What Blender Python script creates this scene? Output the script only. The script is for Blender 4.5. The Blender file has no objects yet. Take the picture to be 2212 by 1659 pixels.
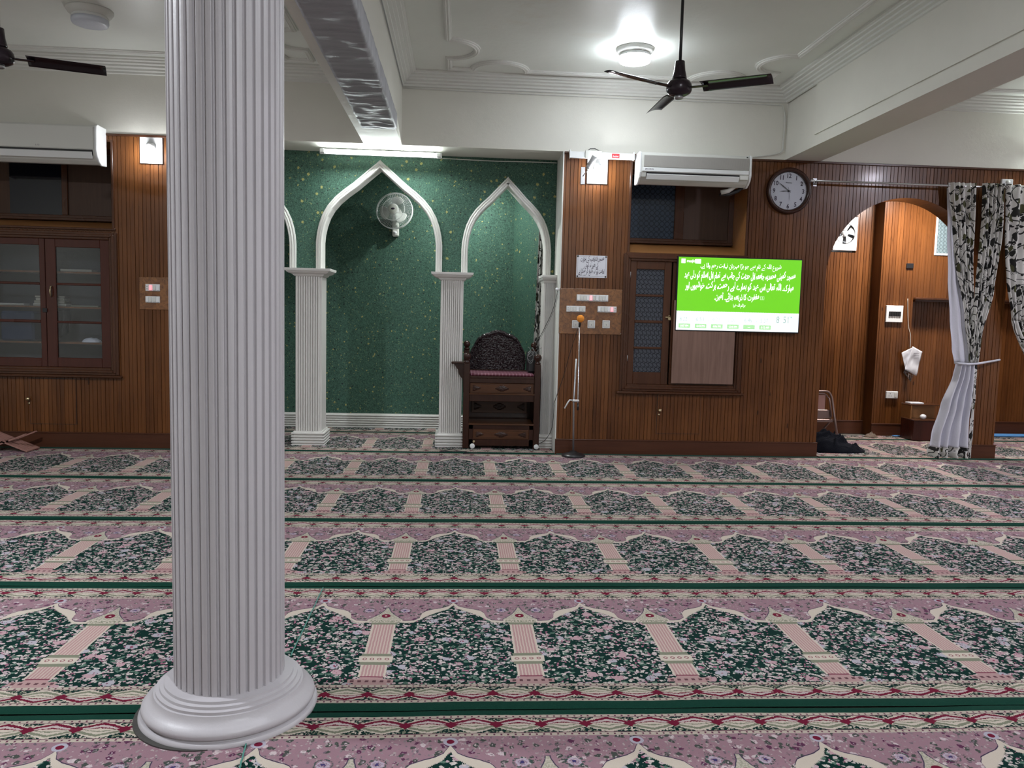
import bpy, math, random
from mathutils import Vector, noise as mn
random.seed(7)
sin, cos, pi, sqrt = math.sin, math.cos, math.pi, math.sqrt
C = bpy.context.scene.collection
SC = bpy.context.scene
# ------------------------------------------------------------------ camera, world, exposure
FPX = 1697.7
PITCH, YAW, ROLL = 0.08800637, 0.06888363, 0.02475726
CAMZ = 1.4
_f = Vector((sin(YAW)*cos(PITCH), cos(YAW)*cos(PITCH), -sin(PITCH)))
_r = Vector((cos(YAW), -sin(YAW), 0)); _u = _r.cross(_f)
_r2 = _r*cos(ROLL)+_u*sin(ROLL); _u2 = -_r*sin(ROLL)+_u*cos(ROLL)
cd = bpy.data.cameras.new('camera'); cam = bpy.data.objects.new('camera', cd); C.objects.link(cam)
from mathutils import Matrix
m3 = Matrix((_r2, _u2, -_f)).transposed()
cam.matrix_world = Matrix.Translation((0, 0, CAMZ)) @ m3.to_4x4()
cd.sensor_width = 36; cd.lens = 36*FPX/2212; cd.clip_start = .02; cd.clip_end = 100
SC.camera = cam
SC.view_settings.view_transform = 'Standard'; SC.view_settings.look = 'None'
SC.view_settings.gamma = 1; SC.view_settings.use_curve_mapping = False
SC.view_settings.exposure = 0.75
wd = bpy.data.worlds.new('world'); SC.world = wd; wd.use_nodes = True
wd.node_tree.nodes['Background'].inputs[0].default_value = (.55, .6, .75, 1)
wd.node_tree.nodes['Background'].inputs[1].default_value = .02
L_LED, L_TUBE, L_BULB = 58.0, 105.0, 62.0      # emission strengths of the lamps

def ray(px, py):
    return _f + _r2*((px-1106)/FPX) - _u2*((py-829.5)/FPX)
def W(px, py, Y):                      # photo point -> (X, Z) on the upright plane at distance Y
    d = ray(px, py); t = Y/d.y
    return d.x*t, CAMZ+d.z*t
def WX(px, py, Y): return W(px, py, Y)[0]
def WZ(px, py, Y): return W(px, py, Y)[1]
def G(px, py, z=0.0):                  # photo point -> (X, Y) on the level plane at height z
    d = ray(px, py); t = (z-CAMZ)/d.z
    return d.x*t, d.y*t

# ------------------------------------------------------------------ mesh helpers
class MB:
    def __init__(s): s.v = []; s.f = []; s.sm = []; s.uv = None
    def add(s, vs, fs, smooth=False):
        b = len(s.v); s.v += [tuple(v) for v in vs]
        for f in fs: s.f.append(tuple(b+i for i in f)); s.sm.append(smooth)
        return s
    def box(s, x0, x1, y0, y1, z0, z1, bev=0):
        if bev <= 0 or min(abs(x1-x0), abs(y1-y0), abs(z1-z0)) < 2.05*bev:
            vs = [(x, y, z) for z in (z0, z1) for y in (y0, y1) for x in (x0, x1)]
            return s.add(vs, [(0, 2, 3, 1), (4, 5, 7, 6), (0, 1, 5, 4), (2, 6, 7, 3), (0, 4, 6, 2), (1, 3, 7, 5)])
        a = bev; vs = []; idx = {}
        for sx, X in ((0, x0), (1, x1)):
            for sy, Y in ((0, y0), (1, y1)):
                for sz, Z in ((0, z0), (1, z1)):
                    dx, dy, dz = (a if sx == 0 else -a), (a if sy == 0 else -a), (a if sz == 0 else -a)
                    for k, p in enumerate(((X, Y+dy, Z+dz), (X+dx, Y, Z+dz), (X+dx, Y+dy, Z))):
                        idx[sx, sy, sz, k] = len(vs); vs.append(p)
        fs = []
        for q in (0, 1):
            fs.append(tuple(idx[q, a_, b_, 0] for a_, b_ in ((0, 0), (1, 0), (1, 1), (0, 1))))
            fs.append(tuple(idx[a_, q, b_, 1] for a_, b_ in ((0, 0), (1, 0), (1, 1), (0, 1))))
            fs.append(tuple(idx[a_, b_, q, 2] for a_, b_ in ((0, 0), (1, 0), (1, 1), (0, 1))))
        for p in (0, 1):
            for q in (0, 1):
                fs.append((idx[p, q, 0, 0], idx[p, q, 1, 0], idx[p, q, 1, 1], idx[p, q, 0, 1]))
                fs.append((idx[p, 0, q, 0], idx[p, 1, q, 0], idx[p, 1, q, 2], idx[p, 0, q, 2]))
                fs.append((idx[0, p, q, 1], idx[1, p, q, 1], idx[1, p, q, 2], idx[0, p, q, 2]))
                for r in (0, 1): fs.append((idx[p, q, r, 0], idx[p, q, r, 1], idx[p, q, r, 2]))
        return s.add(vs, fs)
    def lathe(s, prof, c=(0, 0, 0), seg=24, smooth=True, cap=True, axis='z', rfun=None):
        vs = []; fs = []; n = len(prof)
        for k in range(seg):
            a = 2*pi*k/seg
            for r, h in prof:
                rr = r*(rfun(a, h) if rfun else 1)
                p = (rr*cos(a), rr*sin(a), h)
                if axis == 'y': p = (p[0], p[2], p[1])
                if axis == 'x': p = (p[2], p[0], p[1])
                vs.append((c[0]+p[0], c[1]+p[1], c[2]+p[2]))
        for k in range(seg):
            k2 = (k+1) % seg
            for j in range(n-1): fs.append((k*n+j, k2*n+j, k2*n+j+1, k*n+j+1))
        if cap:
            for j in (0, n-1):
                if prof[j][0] > 1e-5: fs.append(tuple(k*n+j for k in range(seg)))
        return s.add(vs, fs, smooth)
    def sphere(s, c, r, seg=20, rings=12, sc=(1, 1, 1)):
        vs = []; fs = []
        for i in range(rings+1):
            t = pi*i/rings
            for k in range(seg):
                a = 2*pi*k/seg
                vs.append((c[0]+r*sc[0]*sin(t)*cos(a), c[1]+r*sc[1]*sin(t)*sin(a), c[2]+r*sc[2]*cos(t)))
        for i in range(rings):
            for k in range(seg): fs.append((i*seg+k, i*seg+(k+1) % seg, (i+1)*seg+(k+1) % seg, (i+1)*seg+k))
        return s.add(vs, fs, True)
    def tube(s, pts, r, seg=8, smooth=True, closed=False):
        pts = [Vector(p) for p in pts]; n = len(pts); vs = []; fs = []
        up = None
        for i, p in enumerate(pts):
            if closed: t = pts[(i+1) % n]-pts[i-1]
            else: t = pts[min(i+1, n-1)]-pts[max(i-1, 0)]
            t.normalize()
            if up is None:
                up = Vector((0, 0, 1)) if abs(t.z) < .9 else Vector((1, 0, 0))
            a = t.cross(up)
            if a.length < 1e-4: a = t.cross(Vector((0, 1, 0)))
            a.normalize(); b = a.cross(t); up = b
            rr = r[i] if isinstance(r, (list, tuple)) else r
            for k in range(seg):
                q = 2*pi*k/seg; vs.append(p+a*(rr*cos(q))+b*(rr*sin(q)))
        for i in range(n if closed else n-1):
            j = (i+1) % n
            for k in range(seg): fs.append((i*seg+k, i*seg+(k+1) % seg, j*seg+(k+1) % seg, j*seg+k))
        if not closed: fs += [tuple(range(seg)), tuple((n-1)*seg+k for k in range(seg))]
        return s.add(vs, fs, smooth)
    def prism(s, poly, d0, d1, plane='xz'):      # polygon extruded; plane xz (along y), xy (along z), yz (along x)
        n = len(poly)
        def p3(a, b, d): return (a, d, b) if plane == 'xz' else ((a, b, d) if plane == 'xy' else (d, a, b))
        vs = [p3(a, b, d0) for a, b in poly]+[p3(a, b, d1) for a, b in poly]
        fs = [tuple(range(n)), tuple(range(2*n-1, n-1, -1))]+[(i, (i+1) % n, n+(i+1) % n, n+i) for i in range(n)]
        return s.add(vs, fs)
    def sweep(s, path, prof, fn, closed=False, smooth=False):   # path in 2-D, profile (n, h); fn(a, b, h) -> point
        n = len(path); m = len(prof); vs = []; fs = []
        for i in range(n):
            P = Vector(path[i])
            A = Vector(path[i-1]) if (i > 0 or closed) else None
            B = Vector(path[(i+1) % n]) if (i < n-1 or closed) else None
            d1 = (P-A).normalized() if A is not None else None
            d2 = (B-P).normalized() if B is not None else None
            if d1 is None: d1 = d2
            if d2 is None: d2 = d1
            n1 = Vector((-d1.y, d1.x)); n2 = Vector((-d2.y, d2.x)); nn = n1+n2
            if nn.length < 1e-4: nn = n1
            nn.normalize(); k = 1/max(.35, nn.dot(n1))
            for o, h in prof:
                q = P+nn*(o*k); vs.append(fn(q.x, q.y, h))
        for i in range(n if closed else n-1):
            j = (i+1) % n
            for k in range(m): fs.append((i*m+k, j*m+k, j*m+(k+1) % m, i*m+(k+1) % m))
        if not closed: fs += [tuple(range(m)), tuple((n-1)*m+k for k in range(m))]
        return s.add(vs, fs, smooth)
    def surf(s, fn, nu, nv, smooth=True, uvf=None):
        b = len(s.v); vs = [fn(i/nu, j/nv) for j in range(nv+1) for i in range(nu+1)]
        fs = [(j*(nu+1)+i, j*(nu+1)+i+1, (j+1)*(nu+1)+i+1, (j+1)*(nu+1)+i) for j in range(nv) for i in range(nu)]
        s.add(vs, fs, smooth)
        if uvf:
            if s.uv is None: s.uv = {}
            for j in range(nv+1):
                for i in range(nu+1): s.uv[b+j*(nu+1)+i] = uvf(i/nu, j/nv)
        return s
    def xf(s, M, start=0):
        for i in range(start, len(s.v)): s.v[i] = tuple(M @ Vector(s.v[i]))
        return s

def wloc(o):
    l = Vector((0, 0, 0))
    while o is not None: l += o.location; o = o.parent
    return l
def obj(name, mb, mat, parent=None, origin=None, mats=None, thick=0, bevel=0, sub=0, fix=True):
    me = bpy.data.meshes.new(name)
    if parent is not None: base = wloc(parent); rel = Vector((0, 0, 0)) if origin is None else Vector(origin)-base
    else:
        if origin is None:
            xs = [v[0] for v in mb.v]; ys = [v[1] for v in mb.v]; zs = [v[2] for v in mb.v]
            origin = ((min(xs)+max(xs))/2, (min(ys)+max(ys))/2, min(zs))
        base = Vector((0, 0, 0)); rel = Vector(origin)
    off = base+rel
    me.from_pydata([(v[0]-off[0], v[1]-off[1], v[2]-off[2]) for v in mb.v], [], mb.f)
    for p, q in zip(me.polygons, mb.sm): p.use_smooth = q
    if mb.uv:
        ul = me.uv_layers.new(name='UVMap')
        for lp in me.loops: ul.data[lp.index].uv = mb.uv.get(lp.vertex_index, (0, 0))
    if fix:
        import bmesh
        bm = bmesh.new(); bm.from_mesh(me); bmesh.ops.recalc_face_normals(bm, faces=bm.faces); bm.to_mesh(me); bm.free()
    me.materials.append(mat); me.update()
    o = bpy.data.objects.new(name, me); C.objects.link(o)
    o.location = rel
    if parent is not None: o.parent = parent
    if bevel:
        b = o.modifiers.new('bevel', 'BEVEL'); b.width = bevel; b.segments = 2; b.limit_method = 'ANGLE'; b.angle_limit = .6
    if thick:
        b = o.modifiers.new('thick', 'SOLIDIFY'); b.thickness = thick; b.offset = 0
    if sub:
        b = o.modifiers.new('sub', 'SUBSURF'); b.levels = sub; b.render_levels = sub
    return o
def thing(name, loc, label, cat, group=None):
    o = bpy.data.objects.new(name, None); C.objects.link(o); o.location = loc; o.empty_display_size = .1
    return tag(o, label, cat, group)
def tag(o, label, cat, group=None, kind=None):
    o['label'] = label; o['category'] = cat
    if group: o['group'] = group
    if kind: o['kind'] = kind
    return o
def struct(o): o['kind'] = 'structure'; return o
def copy_tree(o, parent=None):
    c = o.copy(); C.objects.link(c); c.parent = parent
    for ch in [x for x in bpy.data.objects if x.parent == o]: copy_tree(ch, c)
    return c

# ------------------------------------------------------------------ node expression helper
class NT:
    def __init__(s, name):
        s.m = bpy.data.materials.new(name); s.m.use_nodes = True; s.t = s.m.node_tree; s.n = s.t.nodes; s.l = s.t.links
        s.b = s.n['Principled BSDF']; s.out = s.n['Material Output']
    def setv(s, sock, v):
        if isinstance(v, X): s.l.new(v.s, sock)
        elif v is not None:
            if hasattr(sock, 'default_value'):
                try:
                    if len(sock.default_value) == 4 and len(v) == 3: v = (*v, 1)
                except TypeError: pass
            sock.default_value = v
    def math(s, op, *a, clamp=False):
        n = s.n.new('ShaderNodeMath'); n.operation = op; n.use_clamp = clamp
        for i, v in enumerate(a): s.setv(n.inputs[i], v)
        return X(s, n.outputs[0])
    def pos(s, kind='Position'):
        if kind == 'Position': n = s.n.new('ShaderNodeNewGeometry'); return X(s, n.outputs['Position'])
        n = s.n.new('ShaderNodeTexCoord'); return X(s, n.outputs[kind])
    def sep(s, v):
        n = s.n.new('ShaderNodeSeparateXYZ'); s.setv(n.inputs[0], v); return [X(s, n.outputs[i]) for i in range(3)]
    def comb(s, x=0, y=0, z=0):
        n = s.n.new('ShaderNodeCombineXYZ')
        for i, v in enumerate((x, y, z)): s.setv(n.inputs[i], v)
        return X(s, n.outputs[0])
    def scale(s, v, sx=1, sy=1, sz=1):
        n = s.n.new('ShaderNodeMapping'); s.setv(n.inputs[0], v); n.inputs['Scale'].default_value = (sx, sy, sz); return X(s, n.outputs[0])
    def noise(s, v, sc=5, det=2, rough=.5, dist=0):
        n = s.n.new('ShaderNodeTexNoise'); s.setv(n.inputs['Vector'], v); n.inputs['Scale'].default_value = sc
        n.inputs['Detail'].default_value = det; n.inputs['Roughness'].default_value = rough; n.inputs['Distortion'].default_value = dist
        x = X(s, n.outputs['Fac']); x.col = X(s, n.outputs['Color']); return x
    def vor(s, v, sc=5, feat='F1', rnd=1, dim='3D'):
        n = s.n.new('ShaderNodeTexVoronoi'); n.voronoi_dimensions = dim; n.feature = feat; s.setv(n.inputs['Vector'], v)
        n.inputs['Scale'].default_value = sc; n.inputs['Randomness'].default_value = rnd
        x = X(s, n.outputs['Distance'])
        if 'Color' in n.outputs and feat != 'DISTANCE_TO_EDGE': x.col = X(s, n.outputs['Color'])
        return x
    def white(s, v):
        n = s.n.new('ShaderNodeTexWhiteNoise'); n.noise_dimensions = '1D'; s.setv(n.inputs['W'], v); return X(s, n.outputs['Value'])
    def mix(s, f, a, b, mode='MIX'):
        n = s.n.new('ShaderNodeMix'); n.data_type = 'RGBA'; n.blend_type = mode
        s.setv(n.inputs['Factor'], f); s.setv(n.inputs[6], a); s.setv(n.inputs[7], b); return X(s, n.outputs[2])
    def ramp(s, f, stops, interp='LINEAR'):
        n = s.n.new('ShaderNodeValToRGB'); s.setv(n.inputs[0], f); r = n.color_ramp; r.interpolation = interp
        while len(r.elements) > 1: r.elements.remove(r.elements[-1])
        for i, (p, c) in enumerate(stops):
            e = r.elements[0] if i == 0 else r.elements.new(p)
            e.position = p; e.color = (c, c, c, 1) if not hasattr(c, '__len__') else (*c, 1)
        return X(s, n.outputs[0])
    def bump(s, h, dist=.01, st=1):
        n = s.n.new('ShaderNodeBump'); n.inputs['Distance'].default_value = dist; n.inputs['Strength'].default_value = st
        s.setv(n.inputs['Height'], h); s.l.new(n.outputs[0], s.b.inputs['Normal'])
    def set(s, col=None, rough=None, metal=None, emis=None, est=None, spec=None, coat=None, sheen=None):
        for k, v in (('Base Color', col), ('Roughness', rough), ('Metallic', metal), ('Emission Color', emis), ('Emission Strength', est),
                     ('Specular IOR Level', spec), ('Coat Weight', coat), ('Sheen Weight', sheen)):
            if v is not None: s.setv(s.b.inputs[k], v)
        return s.m
class X:
    def __init__(s, t, sock): s.t = t; s.s = sock
    def __add__(a, b): return a.t.math('ADD', a, b)
    __radd__ = __add__
    def __sub__(a, b): return a.t.math('SUBTRACT', a, b)
    def __rsub__(a, b): return a.t.math('SUBTRACT', b, a)
    def __mul__(a, b): return a.t.math('MULTIPLY', a, b)
    __rmul__ = __mul__
    def __truediv__(a, b): return a.t.math('DIVIDE', a, b)
    def __neg__(a): return a.t.math('MULTIPLY', a, -1.0)
    def abs(a): return a.t.math('ABSOLUTE', a)
    def frac(a): return a.t.math('FRACT', a)
    def floor(a): return a.t.math('FLOOR', a)
    def sin(a): return a.t.math('SINE', a)
    def lt(a, b): return a.t.math('LESS_THAN', a, b)
    def math_lt(a, b): return a.t.math('LESS_THAN', a, b)
    def gt(a, b): return a.t.math('GREATER_THAN', a, b)
    def min(a, b): return a.t.math('MINIMUM', a, b)
    def max(a, b): return a.t.math('MAXIMUM', a, b)
    def btw(a, lo, hi): return a.gt(lo)*a.lt(hi)
    def tri(a, p): return a.t.math('PINGPONG', a, p)
    def pw(a, p): return a.t.math('POWER', a, p)
    def clamp(a): return a.t.math('ADD', a, 0.0, clamp=True)

def srgb(r, g, b):
    return tuple((c/255/12.92 if c/255 <= .04045 else ((c/255+.055)/1.055)**2.4) for c in (r, g, b))
def plain(name, col, rough=.5, metal=0, spec=.5, bump=0, bscale=60, coat=0):
    t = NT(name); t.set(col=col, rough=rough, metal=metal, spec=spec, coat=coat)
    if bump:
        t.bump(t.noise(t.pos('Object'), bscale, 3), bump)
    return t.m
def emit(name, col, st):
    t = NT(name); t.set(col=(.8, .8, .8), rough=.4, emis=(*col, 1), est=st); return t.m

# ------------------------------------------------------------------ materials
def wood(name, c1, c2, board=.0, axis='x', rough=.3, knots=True, grain='z', coat=.10, wear=0):
    t = NT(name); p = t.pos(); x, y, z = t.sep(p)
    a = x if axis == 'x' else y
    if grain == 'z': v = t.scale(p, 22, 22, 1.1)
    elif grain == 'x': v = t.scale(p, 1.1, 22, 22)
    else: v = t.scale(p, 22, 1.1, 22)
    if board: rb = t.white((a/board).floor())
    else: rb = t.white(3.0)
    v2 = t.n.new('ShaderNodeVectorMath'); v2.operation = 'ADD'; t.setv(v2.inputs[0], v); t.setv(v2.inputs[1], t.comb(rb*37.0, rb*11.0, rb*23.0))
    v = X(t, v2.outputs[0])
    n = t.noise(v, 1.6, 5, .62, .6); n2 = t.noise(p, 1.3, 3)
    g = (n-.5)*1.5+.5
    f = (g*.55+.1+(rb-.5)*.26+(n2-.5)*.6).clamp()
    col = t.mix(f, c1, c2)
    if knots:
        kp = t.scale(p, 9, 9, 3.2); k = t.vor(kp, 1.0); kc = t.sep(k.col)
        kn = (t.noise(p, 60, 2)*.06+k).lt(.11)*kc[0].gt(.72)
        col = t.mix(kn*.75, col, tuple(c*.18 for c in c1))
    if wear:
        w = t.noise(t.scale(p, 18, 18, 5), 1.5, 4, .7)
        col = t.mix(((w-.64)*9).clamp()*wear, col, tuple(c*.25 for c in c1))
    t.set(col=col, rough=n2*.15+(rough-.07), coat=coat, spec=.32); t.b.inputs['Coat Roughness'].default_value = .12
    t.bump(n, .0012, .6)
    return t.m
M = {}
M['panel'] = wood('panel_wood', (.056, .0175, .0052), (.235, .086, .0235), board=.0762, rough=.3, wear=.55)
M['panel_y'] = wood('panel_wood_turned', (.056, .0175, .0052), (.235, .086, .0235), board=.0762, axis='y', rough=.32)
M['frame_wood'] = wood('frame_wood', (.036, .012, .006), (.105, .040, .017), rough=.28, knots=False)
M['base_wood'] = wood('base_wood', (.045, .014, .007), (.105, .036, .016), rough=.35, knots=False, grain='x')
M['sill_wood'] = wood('sill_wood', (.22, .095, .03), (.42, .20, .07), rough=.35, knots=False, grain='x')
M['red_wood'] = wood('red_wood', (.040, .0095, .0055), (.085, .019, .011), rough=.25, knots=False)
M['chair_wood'] = wood('chair_wood', (.018, .006, .0045), (.052, .018, .009), rough=.25, knots=False)
M['chair_panel'] = wood('chair_panel_wood', (.045, .016, .007), (.125, .048, .018), rough=.3, knots=False, grain='x')
M['ply'] = wood('plywood', (.10, .055, .040), (.31, .19, .145), rough=.6, knots=False, coat=0)
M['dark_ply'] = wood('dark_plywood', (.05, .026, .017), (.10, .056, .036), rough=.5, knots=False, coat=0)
def plaster(name, c, rough=.6, stain=.0, bump=.0015, spec=.4):
    t = NT(name); p = t.pos(); n = t.noise(p, 2.2, 4, .6); n2 = t.noise(p, 120, 3)
    col = t.mix(((n-.5)*1.6+.5).clamp(), tuple(x*.93 for x in c), c)
    if stain: col = t.mix((((t.noise(t.scale(p, 1, 1.6, 1), 1.1, 5, .65))-.6)*7).clamp()*stain, col, tuple(x*y for x, y in zip(c, (.90, .84, .78))))
    t.set(col=col, rough=rough, spec=spec); t.bump(n*2.5+n2*.25, bump*2); return t.m
M['wall'] = plaster('cream_plaster', (.70, .685, .62), .6)
M['ceil'] = plaster('ceiling_paint', (.76, .78, .73), .38, stain=.8)
M['mould'] = plaster('white_moulding', (.70, .70, .66), .5)
M['white_gloss'] = plaster('pillar_paint', (.74, .72, .69), .45, stain=.3, bump=.0006)
M['column'] = plaster('column_paint', (.47, .445, .465), .42, stain=.5, bump=.0008)
M['white'] = plain('white_plastic', (.75, .76, .76), .35)
M['offwhite'] = plain('offwhite_plastic', (.62, .62, .58), .4)
M['grey'] = plain('grey_plastic', (.28, .28, .28), .45)
M['black'] = plain('black_plastic', (.012, .012, .014), .35)
M['steel'] = plain('steel', (.62, .62, .64), .25, 1)
M['dullsteel'] = plain('dull_steel', (.42, .42, .43), .4, .9)
M['brass'] = plain('brass', (.55, .45, .28), .3, 1)
M['fanbody'] = plain('fan_dark_enamel', (.022, .014, .020), .22, .3)
M['paper'] = plain('paper', (.72, .73, .78), .8)
M['pages'] = plain('book_pages', (.26, .24, .20), .8)
M['ink'] = plain('ink', (.035, .02, .05), .7)
M['cloth_black'] = plain('black_cloth', (.006, .007, .011), .9, spec=.12, bump=.004, bscale=120)
M['blue'] = plain('blue_sheet', (.10, .30, .62), .6)
M['lining'] = plain('white_lining', (.60, .60, .66), .8, bump=.002, bscale=90)
M['orange'] = plain('orange_foam', (.85, .30, .035), .9, bump=.004, bscale=160)
M['pink_wood'] = plain('pink_brown_wood', (.33, .17, .14), .55)
M['pistons'] = plain('maroon_vinyl', (.16, .02, .03), .5)
M['chairframe'] = plain('brown_metal_frame', (.22, .15, .13), .35, .4)
M['bluegrey'] = plain('blue_cloth', (.012, .025, .06), .9, spec=.1)
M['carved'] = plain('carved_dark_wood', (.016, .008, .010), .28)
# green flecked wall covering
t = NT('green_wallcovering'); p = t.pos()
n = t.noise(p, 95, 4, .7); n2 = t.noise(p, 4, 3)
col = t.mix(((n-.36)*3.2).clamp(), (.012, .047, .034), (.085, .175, .125))
col = t.mix(((n2-.45)*2).clamp()*.3, col, (.02, .10, .065))
v = t.vor(p, 15.0); vc = t.sep(v.col); wob = t.noise(p, 70, 2)*.12
wob = (t.noise(p, 115, 2)-.5)*.5; fl = (v+wob).math_lt(vc[1]*.19+.03)*vc[0].gt(.42)
col = t.mix(fl*.85, col, (.44, .38, .13))
v3 = t.vor(p, 42.0); vc3 = t.sep(v3.col)
col = t.mix((v3+wob*.6).lt(.20)*vc3[0].gt(.72)*.7, col, (.34, .38, .14))
v2 = t.vor(t.scale(p, 1.0, 1.0, 1.3), 19.0); vc2 = t.sep(v2.col)
col = t.mix((v2+wob).lt(.17)*vc2[0].gt(.72)*.9, col, (.005, .012, .015))
t.set(col=col, rough=.62, spec=.35); t.bump(n, .006, .8); M['green'] = t.m
# foil
t = NT('foil_tape'); p = t.pos(); n = t.noise(t.scale(p, 2.0, 12, 2.0), 1.3, 3, .55)
t.set(col=t.mix(n, (.26, .26, .285), (.50, .50, .54)), rough=.6, metal=.4); t.bump(n, .012, 1); M['foil'] = t.m
# burl laminate
t = NT('burl_laminate'); p = t.pos(); n = t.noise(p, 18, 4, .65, 1.2); v = t.vor(p, 42)
col = t.mix(((n-.3)*2).clamp(), (.10, .035, .012), (.34, .145, .045)); col = t.mix((v+(t.noise(p, 90)-.5)*.3).lt(.16)*.7, col, (.035, .012, .008))
t.set(col=col, rough=.35, coat=.3); M['burl'] = t.m
# patterned glass
t = NT('patterned_glass'); p = t.pos(); x, y, z = t.sep(p)
v = t.vor(t.comb(x*1.0, 0.0, z*1.0), 18, rnd=0.0); ring = v.btw(.38, .49)
t.set(col=t.mix(ring*.8, (.040, .062, .095), (.003, .005, .010)), rough=.15, spec=.4); t.bump(v, .003, .4); M['pglass'] = t.m
t = NT('pale_patterned_glass'); p = t.pos(); x, y, z = t.sep(p)
v = t.vor(t.comb(x, 0.0, z), 22, rnd=0.0); t.set(col=t.mix(v.btw(.36, .5)*.7, (.20, .27, .29), (.07, .10, .11)), rough=.2, spec=.7); t.bump(v, .01, .7); M['pglass2'] = t.m
M['nightglass'] = plain('night_window_glass', (.006, .008, .014), .04, spec=.5)
# clear glass pane (thin)
def thin_glass(name, tint=(.95, .97, .98), k=.0):
    t = NT(name); t.n.remove(t.b)
    tr = t.n.new('ShaderNodeBsdfTransparent'); tr.inputs[0].default_value = (*tint, 1)
    gl = t.n.new('ShaderNodeBsdfGlossy'); gl.inputs['Roughness'].default_value = .03
    mx = t.n.new('ShaderNodeMixShader'); fr = t.n.new('ShaderNodeFresnel'); fr.inputs[0].default_value = 1.5
    f = X(t, fr.outputs[0])*1.0+k*.3; t.setv(mx.inputs[0], f)
    t.l.new(tr.outputs[0], mx.inputs[1]); t.l.new(gl.outputs[0], mx.inputs[2]); t.l.new(mx.outputs[0], t.out.inputs[0]); return t.m
M['glass'] = thin_glass('clear_glass')
# window panes with honeycomb-patterned translucent glass, seen against dark
t = NT('cupboard_patterned_glass'); p = t.pos(); x, y, z = t.sep(p)
v = t.vor(t.comb(x+z*.5, 0.0, z*.9), 24, rnd=0.0); e = v.btw(.42, .54)
t.set(col=t.mix(e*.85, (.060, .066, .082), (.005, .006, .009)), rough=.2, spec=.35); t.bump(v, .003, .35); M['cglass'] = t.m
# ac grille
t = NT('fine_grille'); p = t.pos(); x, y, z = t.sep(p); w = ((x*1000.0).sin()*.5+.5)
t.set(col=(.34, .325, .30), rough=.5); t.bump(w, .002, .6); M['grille'] = t.m
# curtain: cream ground with dark vines, leaves
t = NT('vine_curtain'); uv = t.pos('UV'); u, v, _ = t.sep(uv)
n = t.noise(uv, 4.0, 1); wv = t.comb(u+(t.noise(uv, 7, 1)-.5)*.10, v+(t.noise(t.scale(uv, 1.3, .9, 1), 7, 1)-.5)*.10, 0.0)
line = ((u*7.0+(v*9.0).sin()*.9+n*3.0).frac()-.5).abs().lt(.062)
vo = t.vor(t.scale(wv, 13, 8, 1), 1.0); vc = t.sep(vo.col)
vo2 = t.vor(t.scale(wv, 10, 19, 1), 1.0)
leaf = (vo+(t.noise(uv, 60, 1)-.5)*.12).lt(.40)*vc[2].gt(.18); leaf2 = vo2.lt(.27)
cu_ = t.vor(t.scale(uv, 11, 11, 1), 1.0); cc = t.sep(cu_.col); ringm = cu_.btw(.20, .26).max(cu_.btw(.36, .41))*cc[0].gt(.55)
dark = leaf.max(line).max(ringm).max(leaf2)
lc = t.mix(vc[0].gt(.55)*leaf, (.010, .010, .009), (.060, .062, .022))
t.set(col=t.mix(dark, (.60, .59, .56), lc), rough=.8); M['curtain'] = t.m
# ---- prayer carpet: u = metres from a printed column, v = metres from the strip's near edge
PU = .6125
t = NT('prayer_carpet'); uv = t.pos('UV'); u, v, _ = t.sep(uv); v = (v/1.2652).frac()*1.2652
nz = t.noise(uv, 38, 2); nz2 = t.noise(uv, 130, 2)
u_ = u+(nz-.5)*.006; v_ = v+(t.noise(uv, 30, 2)-.5)*.006
s = (u_+PU*.5).tri(PU) - PU*.5          # -half..half ping-pong between printed columns
s = ((u_/PU+.5).frac()-.5).abs()*PU     # distance to the nearest printed column
GREEN = (.004, .026, .021); CREAM = (.54, .48, .40); PINK = (.29, .175, .205); CRIM = (.15, .010, .032); MAUVE = (.36, .225, .24)
SAGE = (.20, .21, .15)
# field: pale leaves and flowers crowded on dark green
a1 = t.noise(uv, 24, 1); wv = t.comb(u+(a1-.5)*.03, v+(nz-.5)*.03, 0.0)
l1 = t.vor(t.scale(wv, 39, 54, 1), 1.0); c1 = t.sep(l1.col)
l2 = t.vor(t.scale(wv, 70, 50, 1), 1.0); c2 = t.sep(l2.col)
fl = t.vor(t.scale(wv, 13, 13, 1), 1.0); cf = t.sep(fl.col)
petal = (fl+(t.noise(uv, 75, 1)-.5)*.34).lt(.30)
leafcol = t.mix(c1[1], (.58, .54, .49), (.47, .34, .37)); leafcol = t.mix(c1[2].gt(.8), leafcol, (.10, .17, .13))
field = t.mix((l1+(nz2-.5)*.45).lt(.43), GREEN, leafcol); field = t.mix((l1+(nz2-.5)*.4).lt(.13), field, (.03, .06, .05))
field = t.mix((l2+(nz2-.5)*.3).lt(.33)*c2[0].gt(.22), field, t.mix(c2[1].gt(.6), (.50, .45, .42), (.33, .13, .19)))
petc = t.mix(cf[0].gt(.45), (.46, .30, .32), (.40, .38, .42)); petc = t.mix((l2).lt(.24), petc, (.16, .05, .09))
field = t.mix(petal*cf[1].gt(.3), field, petc)
field = t.mix((fl).lt(.07)*cf[1].gt(.3), field, (.25, .03, .07))
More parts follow.
